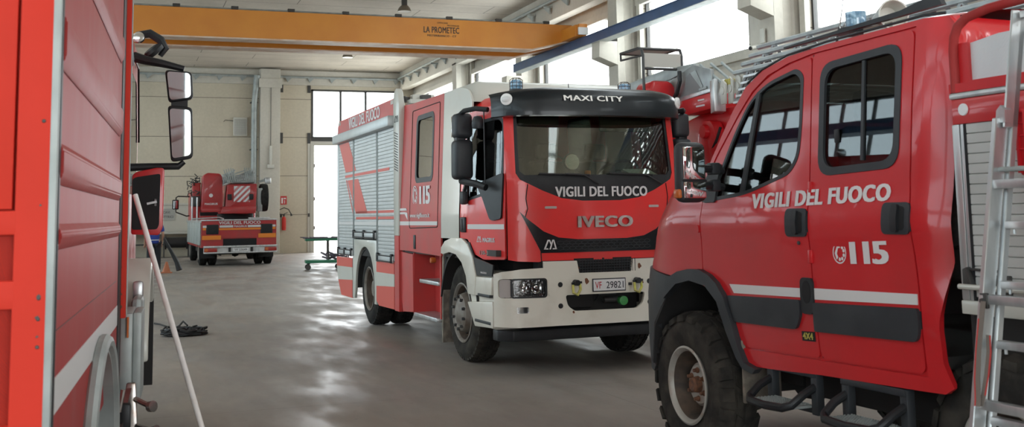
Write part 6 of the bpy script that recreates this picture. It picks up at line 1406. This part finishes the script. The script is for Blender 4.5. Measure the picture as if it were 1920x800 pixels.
for z0, z1 in ((2.88, 3.0), (2.44, 2.60), (2.02, 2.20), (1.66, 1.80), (1.46, 1.55)): rib(R0+.075, 6.5, z0, z1, .022)
b = B(); b.box(.0, .003, R0+.115, 6.6, .965, 1.075); b.build('reflective_stripe', 'reflective_white', fp_)
b = B(); b.box(.0, .0012, R0+.2, 6.5, 1.216, 1.219); b.build('scratch', 'dark_metal', fp_)
b = B(); ar2 = [(5.35+.80*math.cos(math.radians(a)), .40+.60*math.sin(math.radians(a))) for a in range(-8, 189, 7)]
b.tube([(.02, y, z) for y, z in ar2], .035, 10); b.prism([(y, z) for y, z in ar2]+[(5.35+(y-5.35)*.94, .4+(z-.4)*.92) for y, z in reversed(ar2)], 'x', -.3, .03); b.build('wheel_arch', 'galvanised', LT)
b = B(); b.box(-.03, .006, 6.62, 6.86, .62, 3.05, 0, .004); b.build('door_seal', 'black_plastic', LT)
b = B(); b.box(-.06, .034, 6.86, 6.92, .98, 3.02, 0, .006); b.build('red_trim', 'rear_red_paint', LT)
b = B(); b.box(.035, .04, 6.868, 6.912, 1.0, 3.0); b.build('trim_edge', 'galvanised', LT)
b = B()
for z, r in ((1.28, .012), (1.12, .015), (1.05, .018), (1.18, .01), (1.4, .008)): b.prism([(0.0+r*random.uniform(.3, .9)*math.cos(k), z+r*random.uniform(.6, 1.5)*math.sin(k)) for k in range(6)], 'y', 6.858, 6.86)
b.build('paint_chips', 'rust', LT)
make_wheel(LT, -.04, 5.35, .47, .47, .27, .28, -1, 'rear', 'dusty_rubber'); make_wheel(LT, -2.31, 5.35, .47, .47, .27, .28, 1, 'rear')
make_wheel(LT, -.06, 8.45, .47, .47, .27, .28, -1, 'front', 'dusty_rubber'); make_wheel(LT, -2.29, 8.45, .47, .47, .27, .28, 1, 'front')
b = B(); b.box(-2.2, -.2, 3.6, 9.6, .5, .75); b.build('chassis', 'undercoat', LT)
# hardware between the axles
b = B(); b.box(.0, .07, 6.95, 7.5, .45, 1.0, 0, .01); b.box(.07, .12, 7.0, 7.45, .48, 1.0, 0, .01); b.build('battery_box', 'galvanised', LT)
b = B(); b.box(.03, .10, 7.55, 7.95, .38, 1.05, 0, .03); b.build('air_tank', 'galvanised', LT)
b = B(); b.box(.02, .09, 7.9, 7.95, 1.0, 1.14, 0, .02); b.build('bracket', 'aluminium', LT)
b = B(); b.box(.04, .05, 6.92, 6.95, .86, .98); b.build('amber_reflector', 'amber', LT)
b = B(); b.box(-.2, .09, 8.0, 8.04, .4, 1.0); b.build('mud_flap', 'undercoat', LT)
b = B(); b.box(-.2, .13, 8.9, 8.94, .3, 1.05); b.build('mud_flap', 'undercoat', LT)
b = B(); b.prism([(.02, .35), (.06, .64), (.11, .64), (.13, .30), (.09, .20)], 'y', 6.60, 6.64, 0, .01); b.bar((.0, 6.4, .2), (.08, 6.62, .6), .03, .05)
b.tube([(.11, 6.6, .55), (.16, 6.55, .53), (.20, 6.5, .52)], .016, 8); b.tube([(.12, 6.6, .40), (.17, 6.55, .39), (.21, 6.5, .385)], .016, 8)
b.lathe([(0, -.02), (.03, -.015), (.032, .015), (0, .02)], (.20, 6.5, .52), (1, -1, .2), 16); b.lathe([(0, -.02), (.03, -.015), (.032, .015), (0, .02)], (.22, 6.5, .385), (1, -1, .2), 16); b.tube([(.03, 6.5, .5), (.05, 6.5, .62)], .012, 8)
tq = b.build('tow_hook', 'worn_chrome', LT)
b = B(); b.box(.03, .09, 6.5, 6.58, .40, .54, 0, .012); b.build('hook_block', 'black_plastic', tq)
# cab
b = B(); b.prism(rp([(7.0, 1.05), (7.0, 2.95), (9.3, 2.95), (9.65, 2.3), (9.7, 1.05), (9.1, 1.05), (8.9, 1.2), (8.0, 1.2), (7.85, 1.05)], .06), 'x', -2.32, -.045, 0, .03); cb_ = b.build('cab', 'deep_red_paint', LT)
b = B(); b.prism(rp([(7.9, 1.75), (7.9, 2.65), (9.15, 2.65), (9.4, 2.2), (9.42, 1.75)], .06), 'x', -.047, -.038); b.build('side_window', 'side_glass', cb_)
b = B(); b.tube([(-.03, y, z) for y, z in ((7.85, 1.1), (7.85, 2.75), (9.2, 2.78), (9.5, 2.2))], .008, 6); b.box(-.05, -.03, 7.02, 7.08, 1.1, 2.9); b.build('door_seal', 'black_plastic', cb_)
b = B(); b.tube([(-.02, 7.3, 1.7), (.0, 7.3, 2.0), (.0, 7.3, 2.7), (-.02, 7.3, 2.85)], .014, 8); b.build('grab_rail', 'chrome', cb_)
b = B(); ag = [(8.45+.60*math.cos(math.radians(a)), .60+.68*math.sin(math.radians(a))) for a in range(0, 181, 12)]
b.prism(ag+[(8.45+(y-8.45)*.9, .6+(z-.6)*.88) for y, z in reversed(ag)], 'x', -.2, .13, 0, .015); b.build('mudguard', 'white_paint', LT)
b = B(); b.prism(rp([(-.03, 1.45), (.17, 1.44), (.195, 1.50), (.20, 1.93), (.185, 1.955), (.0, 1.915), (-.03, 1.89)], .02), 'y', 8.55, 8.6, 0, .008); ld = b.build('locker_door', 'deep_red_paint', LT)
b = B(); b.prism(rp([(-.025, 1.485), (.155, 1.485), (.168, 1.52), (.172, 1.90), (.0, 1.875), (-.025, 1.86)], .02), 'y', 8.535, 8.55); b.build('door_lining', 'dark_void', ld)
b = B(); b.bar((.08, 8.52, 1.675), (.15, 8.52, 1.69), .012, .016); b.tube([(.14, 8.535, 1.66), (.14, 8.52, 1.71)], .008, 6); b.build('lock_handle', 'aluminium', ld)
# mirrors
def mirr(x0, x1, z0, z1, y, nm):
    b = B(); p = rp([(x0, z1), (x1-.01, z1-.015), (x1, z0+.03), (x0+.03, z0)], .035); b.prism(p, 'y', y, y+.09, 0, .012); m = b.build(nm, 'black_plastic', LT)
    cx, cz = (x0+x1)/2, (z0+z1)/2; q = B(); q.prism([(cx+(x-cx)*.84, cz+(z-cz)*.88) for x, z in p], 'y', y-.022, y-.016, 0, 0, Matrix.Translation((cx, y, cz)) @ Matrix.Rotation(-.03, 4, 'Z') @ Matrix.Rotation(.05, 4, 'X') @ Matrix.Translation((-cx, -y, -cz))); q.build('mirror_glass', 'dimmed_mirror', m); return m
mirr(.19, .40, 2.435, 2.685, 8.5, 'wide_angle_mirror'); mirr(.215, .405, 1.985, 2.415, 8.5, 'main_mirror')
b = B(); b.tube([(-.04, 8.6, 2.79), (.06, 8.58, 2.76), (.16, 8.56, 2.74), (.33, 8.56, 2.70)], [.04, .034, .03, .022], 10); b.build('mirror_arm', 'black_plastic', LT); b = B(); b.tube([(-.04, 8.6, 1.95), (.10, 8.58, 1.955), (.30, 8.56, 1.955), (.34, 8.56, 1.99)], [.03, .026, .026, .02], 10); b.build('mirror_arm', 'black_plastic', LT); b = B(); b.bar((.30, 8.56, 2.4), (.30, 8.56, 2.46), .05, .12); b.build('mirror_link', 'black_plastic', LT)
b = B(); b.tube([(-.04, 9.0, 3.02), (.06, 9.0, 3.04), (.14, 9.0, 2.99), (.18, 9.0, 2.92), (.14, 9.0, 2.86)], [.03, .035, .035, .03, .02], 8); b.lathe([(0, .03), (.06, .025), (.09, .0), (.085, -.03), (0, -.04)], (.085, 8.95, 2.89), (-.55, -.2, .6), 20); b.build('kerb_mirror', 'black_plastic', LT)
b = B(); b.lathe([(0, -.02), (.04, -.015), (.045, .03)], (-.01, 8.7, 2.96), 'y', 16); b.tube([(-.02, 7.6, 2.95), (-.0, 7.7, 2.6)], .012, 6); b.build('marker_lamp', 'chrome', LT)
# ------------------------------------------------------------------ colour management
S.view_settings.view_transform = 'Standard'; S.view_settings.look = 'None'; S.view_settings.exposure = 2.55; S.view_settings.gamma = 1; S.view_settings.use_curve_mapping = False
